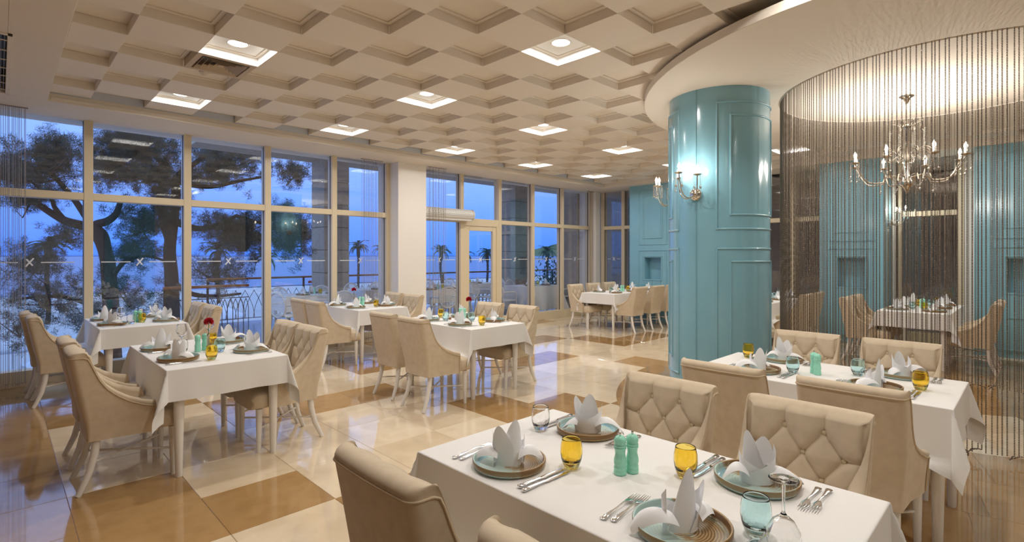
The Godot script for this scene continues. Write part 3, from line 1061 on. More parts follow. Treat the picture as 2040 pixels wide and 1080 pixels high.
	for x in [-1, 1]:
		s = MB.new()
		s.tube([Vector3(x * 0.196, 0.34, 0.225), Vector3(x * 0.197, 0.2, 0.226), Vector3(x * 0.198, 0.0, 0.228)], [0.0245, 0.021, 0.016], 10)
		part("leg", s.done(), M.white_paint, c)
		s = MB.new()
		s.tube([Vector3(x * 0.165, 0.345, -0.19), Vector3(x * 0.168, 0.25, -0.20), Vector3(x * 0.175, 0.14, -0.225), Vector3(x * 0.185, 0.05, -0.262), Vector3(x * 0.19, 0.0, -0.285)], [0.025, 0.023, 0.021, 0.018, 0.0165], 10)
		part("leg", s.done(), M.white_paint, c)
		s = MB.new()
		s.tube([Vector3(x * 0.197, 0.185, 0.225), Vector3(-x * 0.171, 0.185 + x * 0.006, -0.212)], 0.0075, 8)
		part("stretcher", s.done(), M.white_paint, c)
	if buttons:
		var ball := MB.new()
		ball.ball(Vector3.ZERO, Vector3(0.0105, 0.0105, 0.006), 12, 8)
		var bm := ball.done()
		for q in BUTTONS:
			var i := 0
			var target: float = q[0] + half
			for k in count:
				if absf(run[k] - target) < absf(run[i] - target): i = k
			if q[1] < 0.5: continue
			var p: Vector2 = fine[i]
			part("button", bm, M.button, c, Vector3(p.x * (1.0 + 0.03 * smoothstep(0.5, 0.9, q[1])), q[1], -0.168 - 0.005 + lean.call(q[1])))
	return c


const ROUND := 0.009

func cloth_mesh(la: float, lb: float, oa: float, ob: float, seed_: int, lap := 0) -> ArrayMesh:   # half sizes of the table top, overhangs
	var steps := func(h: float, o: float) -> Array:
		var l := []
		for k in 14: l.append(lerpf(h + o, h + 0.012, k / 13.0))
		for k in [0.009, 0.006, 0.003, 0.0]: l.append(h + k)
		var n := 14
		for k in range(1, n): l.append(lerpf(h, -h, float(k) / n))
		for k in range(17, -1, -1): l.append(-l[k])
		return l
	var us: Array = steps.call(la, oa)
	var vs: Array = steps.call(lb, ob)
	rng.seed = seed_
	var ph := [rng.randf() * TAU, rng.randf() * TAU, rng.randf() * TAU, rng.randf() * TAU]
	var lean := [rng.randf_range(-0.5, 0.5), rng.randf_range(-0.5, 0.5), rng.randf_range(-0.5, 0.5), rng.randf_range(-0.5, 0.5)]
	var s := MB.new()
	var nu := us.size() - 1
	var nv := vs.size() - 1
	var top := 0.757
	s.surf(nu, nv, func(x, y):
		var u: float = us[int(round(x * nu))]
		var v: float = vs[int(round(y * nv))]
		var du: float = maxf(absf(u) - la, 0.0)
		var dv: float = maxf(absf(v) - lb, 0.0)
		var su := signf(u)
		var sv := signf(v)
		if du == 0 and dv == 0: return Vector3(u, top + 0.0006 * sin(u * 9 + ph[0]) * sin(v * 7 + ph[1]), v)
		if dv == 0 or du == 0:
			var q: float = v if dv == 0 else u
			var d: float = maxf(du, dv)
			var edge: float = (lb - absf(v)) if dv == 0 else (la - absf(u))
			var out: float = ROUND * minf(d / ROUND, 1.0) + d * 0.04 + 0.015 * pow(d / 0.28, 1.3) * (sin(q * 8 + ph[2] + (su if dv == 0 else sv)) + 0.6 * sin(q * 19 + ph[3]) + 0.25 * sin(q * 37 + ph[0])) * smoothstep(0.0, 0.2, edge)
			var h: float = top - (d * d / (2.0 * ROUND) * 0.6 if d < ROUND else d - ROUND * 0.7)
			if (lap == 1 and dv == 0) or (lap == 2 and du == 0):      # the hem rests on the chair seats
				var rest: float = maxf(0.487 - h, 0.0) * smoothstep(0.05, 0.13, edge)
				h += rest
				out += rest * 0.8
			return Vector3(su * (la + out), h, v) if dv == 0 else Vector3(u, h, sv * (lb + out))
		var r := sqrt(du * du + dv * dv)
		var phi := atan2(dv, du)
		var k := int(su > 0) + 2 * int(sv > 0)
		var bulge: float = pow(sin(2 * phi), 2.0)
		var out: float = ROUND * minf(r / ROUND, 1.0) + r * (0.04 + 0.27 * bulge + 0.05 * sin(6 * phi + ph[k]) * bulge)
		var dir: float = phi + lean[k] * bulge * 0.5
		var h: float = top - (r * r / (2.0 * ROUND) * 0.6 if r < ROUND else (r - ROUND * 0.7) * (1.0 - 0.06 * bulge))
		return Vector3(su * (la + out * cos(dir)), h, sv * (lb + out * sin(dir))), 0)
	return s.done()


func make_table(called: String, tp: String, a: float, b: float, la: float, lb: float) -> void:   # la, lb: half sizes along a and b
	var o := thing(called, "white dining table with tapered round legs, %s" % tp, "table", P(a, b))
	part("table_top", box_mesh(Vector3(la * 2 - 0.01, 0.03, lb * 2 - 0.01), 0.004, Vector3(0, 0.738, 0)), M.white_paint, o)
	part("apron", box_mesh(Vector3(la * 2 - 0.16, 0.07, lb * 2 - 0.16), 0.004, Vector3(0, 0.69, 0)), M.white_paint, o)
	var leg := lathe_mesh([Vector2(0, 0), Vector2(0.021, 0.0), Vector2(0.022, 0.004), Vector2(0.034, 0.55), Vector2(0.036, 0.724), Vector2(0, 0.724)], 20)
	for i in [-1, 1]:
		for j in [-1, 1]: part("leg", leg, M.white_paint, o, Vector3(i * (la - 0.075), 0, j * (lb - 0.06)))


# ---------------------------------------------------------------- tableware
var proto := {}

func napkin_mesh(v: int) -> ArrayMesh:
	var s := MB.new()
	var tall: float = [0.158, 0.145, 0.165][v]
	var flat := 0.74
	# standing leaves: [middle angle, half spread, height, radius, tip bend]
	for l in [[[1.95, 1.5, 1.0, 0.032, -0.006], [0.75, 1.2, 0.86, 0.035, 0.004]], [[1.2, 1.5, 1.0, 0.033, -0.004], [2.5, 1.3, 0.94, 0.036, 0.002]], [[1.57, 1.6, 1.0, 0.031, -0.008], [2.7, 1.1, 0.74, 0.036, 0.010]]][v]:
		s.surf(18, 16, func(u, w):
			var k: float = (u - 0.5) * 2.0
			var q: float = l[0] + k * l[1] * (1.0 - 0.25 * w) + 0.25 * w
			var h: float = tall * l[2] * (1.0 - 0.55 * pow(absf(k), 1.7))
			var r: float = l[3] * (1.0 + 0.16 * w) + l[4] * w * w
			return Vector3(r * 1.1 * cos(q), 0.002 + h * w, -r * flat * sin(q) * (1.0 - 0.25 * w)))
	# two fronts wrapped across each other, their upper edges falling to opposite sides
	for side in [-1.0, 1.0]:
		s.surf(20, 10, func(u, w):
			var q: float = (-0.25 + 3.0 * u) if side > 0 else (PI + 0.25 - 3.0 * u)
			var h: float = lerpf(0.118, 0.022, pow(u, 0.8)) * (1.0 if side > 0 else 0.93)
			var r: float = 0.0395 + 0.0015 * side + 0.003 * w
			return Vector3(r * 1.1 * cos(q), 0.002 + h * w, r * flat * sin(q)))
	# broad ends turned out and down over the plate
	for side in [-1.0, 1.0]:
		var reach: float = ([0.112, 0.125, 0.118] if side > 0 else [0.098, 0.085, 0.11])[v]
		var lift: float = ([0.012, 0.03, 0.022] if side > 0 else [0.026, 0.008, 0.016])[v]
		s.surf(14, 18, func(u, w):
			var k: float = (u - 0.5) * 2.0
			var x: float = 0.030 + (reach - 0.030) * w
			var wide: float = 0.032 * (1.0 - 0.85 * pow(w, 2.2))
			var y: float = 0.052 + lift * sin(w * 2.6) - 0.050 * pow(w, 1.7) - 0.022 * k * k * (1.0 - 0.6 * w) + 0.008 * k * w
			return Vector3(side * x, maxf(y, 0.003), k * wide + 0.022 * w))
	for i in s.p.size(): s.p[i] *= Vector3(1.27, 1.05, 1.27)
	return s.done()


func cutlery(kind: String) -> Node3D:
	var o := Node3D.new()
	var s := MB.new()
	if kind == "fork":
		s.tube([Vector3(0, 0.003, -0.10), Vector3(0, 0.004, -0.095), Vector3(0, 0.005, -0.07), Vector3(0, 0.008, -0.02), Vector3(0, 0.012, 0.02), Vector3(0, 0.010, 0.035)], [0.006, 0.011, 0.0085, 0.004, 0.0032, 0.006], 10, true, 0.3, Vector3.RIGHT)
		part("handle", s.done(), M.steel, o)
		s = MB.new()
		s.tube([Vector3(0, 0.010, 0.033), Vector3(0, 0.007, 0.05), Vector3(0, 0.005, 0.062)], [0.006, 0.0125, 0.0125], 10, true, 0.16, Vector3.RIGHT)
		part("neck", s.done(), M.steel, o)
		for k in 4:
			s = MB.new()
			var x := (k - 1.5) * 0.0072
			s.tube([Vector3(x, 0.005, 0.06), Vector3(x, 0.005, 0.08), Vector3(x * 0.92, 0.009, 0.104)], [0.0022, 0.002, 0.001], 6)
			part("tine", s.done(), M.steel, o)
	else:
		s.tube([Vector3(0, 0.006, -0.115), Vector3(0, 0.0065, -0.112), Vector3(0, 0.006, -0.08), Vector3(0, 0.006, -0.03), Vector3(0, 0.006, -0.012)], [0.006, 0.0105, 0.0085, 0.0062, 0.0075], 10, true, 0.55, Vector3.RIGHT)
		part("handle", s.done(), M.steel, o)
		s = MB.new()
		s.tube([Vector3(0, 0.005, -0.012), Vector3(0.001, 0.004, 0.0), Vector3(0.002, 0.0035, 0.06), Vector3(0.001, 0.0035, 0.1), Vector3(-0.003, 0.0035, 0.118)], [0.006, 0.0095, 0.0105, 0.009, 0.002], 10, true, 0.12, Vector3.RIGHT)
		part("blade", s.done(), M.steel, o)
	return o


func make_protos() -> void:
	var pm := mat("stoneware", Color.WHITE, 0.28)
	pm.albedo_texture = plate_texture()
	var s := MB.new()
	s.lathe([Vector2(0, 0.004), Vector2(0.06, 0.004), Vector2(0.115, 0.0045), Vector2(0.123, 0.007), Vector2(0.1265, 0.012), Vector2(0.1275, 0.026), Vector2(0.13, 0.0285), Vector2(0.1335, 0.0285), Vector2(0.1355, 0.026), Vector2(0.1345, 0.012), Vector2(0.129, 0.003), Vector2(0.12, 0.0), Vector2(0, 0.0)], 56)
	var o := Node3D.new()
	part("dish", s.done(true, 1.0 / 0.32), pm, o)
	proto.plate = o
	for v in 3:
		o = Node3D.new()
		part("folded_cloth", napkin_mesh(v), M.napkin, o)
		proto["napkin_%d" % v] = o
	var tum := lathe_mesh([Vector2(0, 0.0), Vector2(0.022, 0.0), Vector2(0.026, 0.003), Vector2(0.031, 0.014), Vector2(0.0375, 0.034), Vector2(0.0405, 0.055), Vector2(0.0395, 0.078), Vector2(0.0345, 0.104), Vector2(0.0335, 0.1055), Vector2(0.0325, 0.104), Vector2(0.037, 0.078), Vector2(0.0378, 0.055), Vector2(0.034, 0.036), Vector2(0.026, 0.024), Vector2(0.012, 0.02), Vector2(0, 0.0195)], 40, true)
	for g in ["amber", "blue", "clear"]:
		o = Node3D.new()
		part("tumbler", tum, M[g + "_glass"], o)
		proto[g] = o
	o = Node3D.new()
	var wine := lathe_mesh([Vector2(0, 0.0), Vector2(0.034, 0.0), Vector2(0.036, 0.001), Vector2(0.034, 0.003), Vector2(0.012, 0.006), Vector2(0.0045, 0.014), Vector2(0.0036, 0.05), Vector2(0.004, 0.085), Vector2(0.009, 0.094), Vector2(0.026, 0.108), Vector2(0.04, 0.132), Vector2(0.0415, 0.15), Vector2(0.036, 0.18), Vector2(0.031, 0.2), Vector2(0.030, 0.201), Vector2(0.0295, 0.2), Vector2(0.0347, 0.18), Vector2(0.04, 0.15), Vector2(0.0385, 0.133), Vector2(0.025, 0.110), Vector2(0.008, 0.0985), Vector2(0, 0.097)], 40, true)
	part("wine_glass", wine, M.clear_glass, o)
	proto.wine = o
	o = Node3D.new()
	part("body", lathe_mesh([Vector2(0, 0), Vector2(0.0215, 0.0), Vector2(0.0225, 0.003), Vector2(0.0225, 0.012), Vector2(0.0208, 0.015), Vector2(0.0222, 0.018), Vector2(0.0222, 0.024), Vector2(0.02, 0.028), Vector2(0.0222, 0.04), Vector2(0.022, 0.05), Vector2(0.0175, 0.07), Vector2(0.0185, 0.085), Vector2(0.0215, 0.089), Vector2(0.0215, 0.094), Vector2(0.0, 0.096)], 32), M.mint, o)
	part("grinder_head", lathe_mesh([Vector2(0, 0.096), Vector2(0.0212, 0.096), Vector2(0.0212, 0.101), Vector2(0.018, 0.103), Vector2(0.0215, 0.112), Vector2(0.021, 0.122), Vector2(0.015, 0.131), Vector2(0.007, 0.1345), Vector2(0, 0.135)], 32), M.mint, o)
	part("knob", lathe_mesh([Vector2(0, 0.134), Vector2(0.004, 0.134), Vector2(0.0036, 0.139), Vector2(0.005, 0.142), Vector2(0.003, 0.146), Vector2(0, 0.147)], 16), M.chrome, o)
	proto.mill = o
	proto.fork = cutlery("fork")
	proto.knife = cutlery("knife")
	# carnation in a slim vase
	o = Node3D.new()
	part("vase", lathe_mesh([Vector2(0, 0), Vector2(0.02, 0), Vector2(0.02, 0.01), Vector2(0.011, 0.03), Vector2(0.010, 0.12), Vector2(0.012, 0.135), Vector2(0.0108, 0.135), Vector2(0.008, 0.12), Vector2(0.008, 0.03), Vector2(0, 0.02)], 20), M.nickel, o)
	s = MB.new()
	s.tube([Vector3(0, 0.03, 0), Vector3(0.002, 0.16, 0.001), Vector3(0.004, 0.225, 0.0)], 0.0026, 6)
	part("stem", s.done(), M.green_stem, o)
	s = MB.new()
	rng.seed = 12
	for k in 46:
		var up := 1.0 - (k + 0.5) / 46.0 * 1.25
		var az := k * 2.39996
		var dir := Vector3(sqrt(maxf(1 - up * up, 0.0)) * cos(az), up, sqrt(maxf(1 - up * up, 0.0)) * sin(az)).normalized()
		var sd := dir.cross(Vector3(0.3, 0.2, 0.9)).normalized()
		var th := dir.cross(sd)
		var wv := rng.randf() * 6
		s.surf(6, 4, func(u, w): return Vector3(0.004, 0.235, 0) + dir * (0.006 + 0.028 * w) + sd * (u - 0.5) * (0.008 + 0.026 * w) + th * (0.005 * sin(u * 14 + wv) * w + 0.004 * w * w))
	part("bloom", s.done(), M.red_petal, o)
	proto.flower = o
	# a small printed card in a wooden block
	o = Node3D.new()
	part("card", box_mesh(Vector3(0.055, 0.13, 0.0015), 0, Vector3(0, 0.078, 0)), M.card, o)
	part("block", box_mesh(Vector3(0.06, 0.022, 0.03), 0.003, Vector3(0, 0.011, 0)), M.handrail, o)
	s = MB.new()
	for k in 5: s.box(Vector3(0, 0.128 - 0.009 * k, 0.0012), Vector3(0.03 - 0.004 * (k % 3), 0.003, 0.0008))
	part("printed_lines", s.done(), M.print, o)
	proto.card = o


func put(kind: String, called: String, label: String, category: String, at: Vector3, turn: float, group: String) -> Node3D:
	return dup(proto[kind], called, label, category, at, turn, group)


# a place at a table: (a, b) is the plate, face the way the diner looks; full adds cutlery
func place(tp: String, where: String, a: float, b: float, face: float, v: int, cut: int, spin: float) -> void:
	var y := 0.7585
	put("plate", "stoneware_plate", "stoneware plate before the %s of %s" % [where, tp], "plate", P(a, b, y), spin, "plates on " + tp)
	put("napkin_%d" % v, "folded_napkin", "white napkin before the %s of %s" % [where, tp], "napkin", P(a, b, y + 0.005), face + spin * 0.25 + 0.3 * v, "napkins on " + tp)
	var f := Vector3(sin(face), 0, cos(face))
	var r := Vector3(f.z, 0, -f.x)          # the diner's left is +r
	for k in cut:
		put("fork", "dinner_fork", "%s fork before the %s of %s" % [["inner", "outer"][k] if cut > 1 else "silver", where, tp], "fork", P(a, b, y) + r * (0.165 + 0.028 * k) + f * (0.0 - 0.012 * k), face + 0.03, "forks on " + tp)
		put("knife", "dinner_knife", "%s knife before the %s of %s" % [["inner", "outer"][k] if cut > 1 else "silver", where, tp], "knife", P(a, b, y) - r * (0.165 + 0.028 * k) + f * (-0.01 * k), face - 0.03, "knives on " + tp)


func drink(kind: String, tp: String, a: float, b: float, spot: String) -> void:
	var names := {"amber": "amber glass tumbler", "blue": "pale blue glass tumbler", "clear": "clear glass tumbler", "wine": "clear wine glass"}
	put(kind, "wine_glass" if kind == "wine" else "glass_tumbler", "%s, %s of %s" % [names[kind], spot, tp], "glass", P(a, b, 0.7585), rng.randf() * TAU, ("wine glasses" if kind == "wine" else names[kind] + "s") + " on " + tp)


func mills(tp: String, a: float, b: float, da := 0.034, db := -0.034) -> void:
	for k in 2: put("mill", "pepper_mill", "mint green wooden mill, one of the pair on %s" % tp, "mill", P(a + k * da, b + k * db, 0.7585), 0, "mint mills on " + tp)


# chairs on the two long sides; spots: [side (-1 or 1), offset along the table, push-out]
func seats(tp: String, a: float, b: float, spots: Array, base_chair: Node3D, turned := false) -> void:
	for q in spots:
		var s: float = q[0]
		var out: float = q[2]
		var where := P(a + s * out, b + q[1]) if not turned else P(a + q[1], b + s * out)
		var face := (-PI / 2 if s > 0 else PI / 2) if not turned else (0.0 if s > 0 else PI)
		var look: String = q[3]
		var spot := end_of(q[1], turned)
		dup(base_chair, "dining_chair", "beige dining chair, %s, %s of %s" % [look, spot, tp], "chair", where, face, "dining chairs at " + tp)


func end_of(off: float, turned: bool) -> String:   # which end of a table, named by what lies there
	if turned: return "middle" if absf(off) < 0.3 else ("pier end" if off > 0 else "room end")
	return "window end" if off > 0 else "room end"


func make_dining() -> void:
	var chair := make_chair(true)
	var plain := make_chair(false)
	make_protos()
	var t1 := "the table with the upturned wine glass"
	var t2 := "the table beside the ring of beads"
	var t3 := "the carnation table with two wine glasses"
	var t4 := "the window table with the menu card"
	var t5 := "the carnation table facing the glass door"
	var t6 := "the window table beside the white pier"
	var t7 := "the six-seat table near the corner post"
	var t8 := "the long table behind the bead ring"
	var t9 := "the long table behind the teal column"
	var tables := [[t1, 1.58, 1.02, 0.395, 0.685], [t2, 3.81, 0.99, 0.395, 0.685], [t3, 1.20, 4.79, 0.39, 0.675], [t4, 1.15, 7.56, 0.39, 0.66], [t5, 3.90, 4.83, 0.39, 0.675], [t6, 4.0, 7.38, 0.39, 0.66], [t7, 9.75, 6.36, 0.98, 0.39], [t8, 9.8, 1.2, 0.95, 0.39], [t9, 9.75, 3.42, 0.98, 0.39]]
	for k in tables.size():
		var t: Array = tables[k]
		make_table("dining_table", t[0], t[1], t[2], t[3], t[4])
		var o := thing("tablecloth", "white linen tablecloth draped over %s" % t[0], "tablecloth", P(t[1], t[2]))
		part("cloth", cloth_mesh(t[3] + 0.003, t[4] + 0.003, 0.36 if k < 6 else 0.22, 0.22 if k < 6 else 0.36, 50 + k, 1 if k < 6 else 2), M.linen, o)
	var near := "back turned"
	var front := "tufts showing"
	seats(t1, 1.58, 1.02, [[1, 0.27, 0.53, front], [1, -0.35, 0.53, front], [-1, 0.35, 0.49, near], [-1, -0.35, 0.49, near]], chair)
	seats(t2, 3.81, 0.99, [[1, 0.31, 0.54, front], [1, -0.30, 0.54, front], [-1, 0.28, 0.60, near], [-1, -0.35, 0.60, near]], chair)
	seats(t3, 1.20, 4.79, [[1, -0.35, 0.46, front], [1, 0.15, 0.46, front], [-1, -0.33, 0.56, near], [-1, 0.26, 0.56, near]], chair)
	seats(t4, 1.15, 7.56, [[1, -0.36, 0.46, front], [1, 0.22, 0.46, front], [-1, -0.30, 0.62, near], [-1, 0.22, 0.66, near]], chair)
	seats(t5, 3.90, 4.83, [[1, -0.34, 0.47, front], [1, 0.25, 0.45, front], [-1, -0.46, 0.69, near], [-1, 0.15, 0.66, near]], chair)
	seats(t6, 4.0, 7.38, [[1, -0.35, 0.46, front], [1, 0.22, 0.46, front], [-1, -0.46, 0.66, near], [-1, 0.05, 0.66, near]], chair)
	seats(t7, 9.75, 6.36, [[1, -0.80, 0.46, front], [1, -0.12, 0.48, front], [1, 0.50, 0.48, front], [-1, -0.66, 0.52, near], [-1, 0.02, 0.52, near], [-1, 0.66, 0.52, near]], plain, true)
	seats(t8, 9.8, 1.2, [[1, -0.75, 0.54, front], [1, -0.1, 0.54, front], [-1, -0.62, 0.56, near], [-1, 0.06, 0.56, near]], plain, true)
	seats(t9, 9.75, 3.42, [[1, -0.62, 0.54, front], [1, 0.02, 0.54, front], [-1, -0.45, 0.52, near], [-1, 0.18, 0.52, near]], plain, true)
	rng.seed = 30
	# front table
	place(t1, "back-turned chair, window end", 1.335, 1.365, PI / 2, 0, 2, 2.6)
	place(t1, "tufted chair, window end", 1.83, 1.38, -PI / 2, 1, 2, 0.6)
	place(t1, "back-turned chair, room end", 1.36, 0.70, PI / 2, 2, 2, 2.2)
	place(t1, "tufted chair, room end", 1.825, 0.668, -PI / 2, 0, 2, 2.9)
	drink("clear", t1, 1.70, 1.54, "window end")
	drink("amber", t1, 1.48, 1.19, "window end")
	drink("amber", t1, 1.70, 0.86, "room end")
	drink("blue", t1, 1.485, 0.545, "room end")
	mills(t1, 1.56, 1.035, 0.044, -0.022)
	var up := thing("upturned_wine_glass", "clear wine glass standing upside down on the front table", "glass", P(1.425, 0.455, 0.7585 + 0.201))
	part("wine_glass", (proto.wine.get_child(0) as MeshInstance3D).mesh, M.clear_glass, up).rotation.z = PI
	# beside the bead ring
	place(t2, "back-turned chair, window end", 3.615, 1.31, PI / 2, 1, 2, 2.7)
	place(t2, "tufted chair, window end", 4.09, 1.31, -PI / 2, 0, 2, 2.0)
	place(t2, "back-turned chair, room end", 3.605, 0.66, PI / 2, 2, 2, 2.9)
	place(t2, "tufted chair, room end", 4.09, 0.61, -PI / 2, 1, 2, 2.5)
	drink("amber", t2, 4.03, 1.535, "window end")
	drink("blue", t2, 3.715, 1.13, "window end")
	drink("blue", t2, 3.93, 0.81, "room end")
	drink("amber", t2, 3.76, 0.47, "room end")
	mills(t2, 3.77, 1.0, 0.036, 0.03)
	for q in [[t3, 1.20, 4.79], [t4, 1.15, 7.56], [t5, 3.90, 4.83], [t6, 4.0, 7.38]]:
		for k in 4:
			var sa := -1.0 if k < 2 else 1.0
			place(q[0], "%s chair, %s end" % ["back-turned" if sa < 0 else "tufted", "room" if k % 2 == 0 else "window"], q[1] + sa * 0.255, q[2] + (-0.32 if k % 2 == 0 else 0.28), PI / 2 if sa < 0 else -PI / 2, (k + int(q[1])) % 3, 1, 1.3 * k + q[1])
	for q in [[t3, 1.12, 4.30, "amber"], [t3, 1.26, 4.61, "blue"], [t3, 1.03, 4.75, "clear"], [t3, 1.30, 4.98, "amber"], [t3, 1.08, 5.0, "wine"], [t3, 1.36, 5.30, "wine"],
			[t4, 1.18, 7.30, "amber"], [t4, 1.06, 7.20, "clear"], [t4, 0.96, 7.12, "wine"], [t4, 1.34, 7.46, "wine"],
			[t5, 3.81, 4.33, "amber"], [t5, 3.96, 4.68, "blue"], [t5, 3.76, 4.92, "blue"], [t5, 3.93, 5.24, "amber"],
			[t6, 4.04, 7.0, "amber"], [t6, 3.96, 7.46, "amber"], [t6, 3.9, 7.36, "blue"], [t6, 4.12, 7.08, "wine"], [t6, 4.15, 7.18, "wine"]]:
		drink(q[3], q[0], q[1], q[2], end_of(q[2] - {t3: 4.79, t4: 7.56, t5: 4.83, t6: 7.38}[q[0]], false))
	mills(t3, 1.135, 4.74, 0.06, 0.04)
	mills(t4, 1.13, 7.38)
	mills(t5, 4.0, 4.94)
	mills(t6, 4.0, 7.42)
	for q in [[t3, 1.20, 4.70], [t5, 4.08, 4.88], [t6, 3.98, 7.58]]: put("flower", "carnation_vase", "single red carnation in a slim vase on %s" % q[0], "flower vase", P(q[1], q[2], 0.7585), 0.4, "carnation vases on the tables")
	put("card", "menu_card", "small white printed card in a wooden block on the window table", "menu card", P(1.19, 7.44, 0.7585), PI / 4, "")
	put("card", "menu_card", "small white printed card in a wooden block beside the carnation facing the door", "menu card", P(3.90, 5.02, 0.7585), PI / 4, "")
	for q in [[t7, 9.75, 6.36], [t8, 9.8, 1.2], [t9, 9.75, 3.42]]:
		for k in 6:
			var sb := -1.0 if k < 3 else 1.0
			place(q[0], "%s chair, %s" % ["back-turned" if sb < 0 else "tufted", ["room end", "middle", "pier end"][k % 3]], q[1] + (k % 3 - 1) * 0.64, q[2] + sb * 0.21, PI if sb < 0 else 0.0, k % 3, 0, 1.1 * k)
			drink(["amber", "blue"][k % 2], q[0], q[1] + (k % 3 - 1) * 0.64 + 0.24, q[2] + sb * 0.07, ["room end", "middle", "pier end"][k % 3])
		mills(q[0], q[1] - 0.12, q[2], 0.05, -0.02)
	for k in ["plate", "napkin_0", "napkin_1", "napkin_2", "amber", "blue", "clear", "wine", "mill", "fork", "knife", "flower", "card"]:
		if not k in ["plate", "napkin_0", "mill", "blue", "flower", "amber"]: proto[k].free()
	chair.free()
	plain.free()


# ---------------------------------------------------------------- outside
func make_terrace() -> void:
	var t := struct("ground_terrace", "grey tiled terrace floor outside the windows")
	part("slab", ab_box(2.3, 15.5, 8.62, 13.3, -0.4, -0.03), M.terrace_tile, t)
	part("slab_step", ab_box(-8.0, 2.3, 8.62, 9.3, -0.6, -0.2), M.terrace_tile, t)
	var g := struct("ground_garden", "pale lower deck below the terrace")
	part("deck", ab_box(-90.0, 120.0, 8.7, 96.0, -4.4, -4.0), M.deck, g)
	var s := struct("sea", "flat blue sea at dusk")
	part("water", ab_box(-6000, 6000, 96, 7000, -4.6, -4.3), M.sea, s)
	var r := struct("roof_terrace", "overhanging terrace roof with a stone edge beam")
	part("roof_slab", ab_box(2.9, 15.5, 8.8, 13.2, 4.35, 4.6), M.stone, r)
	part("edge_beam", ab_box(2.9, 15.5, 12.1, 12.9, 3.89, 4.35), M.stone, r)
	for a in [5.6, 12.17]:
		var c := struct("column_%d" % [5, 12][[5.6, 12.17].find(a)], "square stone block column at the terrace edge, %s" % ["nearer the pine" if a < 6 else "beyond the glass door"])
		c.name = "terrace_column" if a < 6 else "terrace_column_%03d" % int(a)
		for k in 7:
			part("stone_block", ab_box(a, a + 0.66, 12.15, 12.85, 0.56 * k, 0.56 * k + 0.545, 0.01), M.stone, c)
		part("core", ab_box(a + 0.015, a + 0.645, 12.165, 12.835, 0, 3.92), M.joint, c)
	var c := struct("terrace_pilaster", "stone pilaster outside the corner post")
	part("pilaster", ab_box(11.15, 11.6, 8.76, 9.3, -0.03, 4.35, 0.01), M.stone, c)
	# railings: [a0, b0, a1, b1, wooden rail]
	var arch := MB.new()
	for k in [-1, 1]:
		var path := []
		for i in 13:
			var u := i / 12.0
			path.append(Vector3(k * (0.11 - 0.22 * pow(u, 1.9)), 0.10 + 0.66 * u, 0))
		arch.tube(path, 0.006, 5)
	var am := arch.done()
	arch = MB.new()
	for k in [-1, 1]: arch.tube([Vector3(k * 0.0425, 0.1, 0), Vector3(k * 0.0425, 0.62, 0), Vector3(k * 0.03, 0.72, 0), Vector3(0, 0.8, 0)], 0.006, 5)
	var narrow := arch.done()
	for q in [[3.3, 13.05, 12.1, 13.05, "along the terrace edge facing the sea"], [12.9, 13.05, 15.45, 13.05, "beyond the second column"], [1.9, 10.0, 3.2, 10.0, "at the head of the terrace steps"]]:
		var o := thing("terrace_railing", "black iron railing of pointed arches with wooden handrail " + q[4], "railing", P(q[0], q[1], -0.03))
		var long: float = q[2] - q[0]
		part("handrail", box_mesh(Vector3(long, 0.045, 0.09), 0.01, Vector3(long / 2, 1.03, 0)), M.handrail, o)
		part("lower_bar", box_mesh(Vector3(long, 0.014, 0.02), 0, Vector3(long / 2, 0.10, 0)), M.iron, o)
		part("upper_bar", box_mesh(Vector3(long, 0.014, 0.02), 0, Vector3(long / 2, 0.82, 0)), M.iron, o)
		var n := int(long / (0.2 if long > 2 else 0.085))
		for k in n: part("arch", am if long > 2 else narrow, M.iron, o, Vector3((k + 0.5) * long / n, 0, 0))
		for k in int(long / 2.2) + 1: part("post", box_mesh(Vector3(0.04, 1.02, 0.04), 0.003, Vector3(minf(k * 2.2, long) + (0.02 if k == 0 else -0.02), 0.51, 0)), M.iron, o)
	# white plastic armchairs with oval louvred backs
	var ch := Node3D.new()
	var m := MB.new()
	m.tube(range(33).map(func(i): return Vector3(0.205 * cos(TAU * i / 32), 0.66 + 0.225 * sin(TAU * i / 32), -0.235 - 0.10 * (0.225 * sin(TAU * i / 32) + 0.2))), 0.017, 8, false)
	part("back_frame", m.done(), M.white_plastic, ch)
	for k in 13:
		var v := -0.19 + 0.38 * k / 12.0
		var w := 0.205 * sqrt(maxf(1 - (v / 0.225) * (v / 0.225), 0.02))
		part("slat", box_mesh(Vector3(w * 2, 0.016, 0.006), 0, Vector3(0, 0.66 + v, -0.235 - 0.10 * (v + 0.2))), M.white_plastic, ch)
	part("seat", box_mesh(Vector3(0.46, 0.03, 0.44), 0.012, Vector3(0, 0.45, 0)), M.white_plastic, ch)
	for x in [-1, 1]:
		m = MB.new()
		m.tube([Vector3(x * 0.2, 0.66, -0.255), Vector3(x * 0.255, 0.665, -0.1), Vector3(x * 0.265, 0.66, 0.1), Vector3(x * 0.25, 0.62, 0.19), Vector3(x * 0.235, 0.45, 0.2), Vector3(x * 0.25, 0.0, 0.25)], 0.018, 8)
		part("arm", m.done(), M.white_plastic, ch)
		m = MB.new()
		m.tube([Vector3(x * 0.16, 0.5, -0.23), Vector3(x * 0.19, 0.4, -0.21), Vector3(x * 0.22, 0.0, -0.29)], 0.018, 8)
		part("leg", m.done(), M.white_plastic, ch)
	var tabs := [[4.55, 10.35, 0.7, 0.4, "the terrace table left of the stone column"], [6.5, 10.9, 0.7, 0.4, "the terrace table behind the stone column"], [10.0, 9.35, 0.62, 0.42, "the terrace table close to the window"], [9.3, 11.3, 0.9, 0.4, "the terrace table near the second stone column"], [7.3, 9.9, 0.4, 0.4, "the terrace table behind the white pier"]]
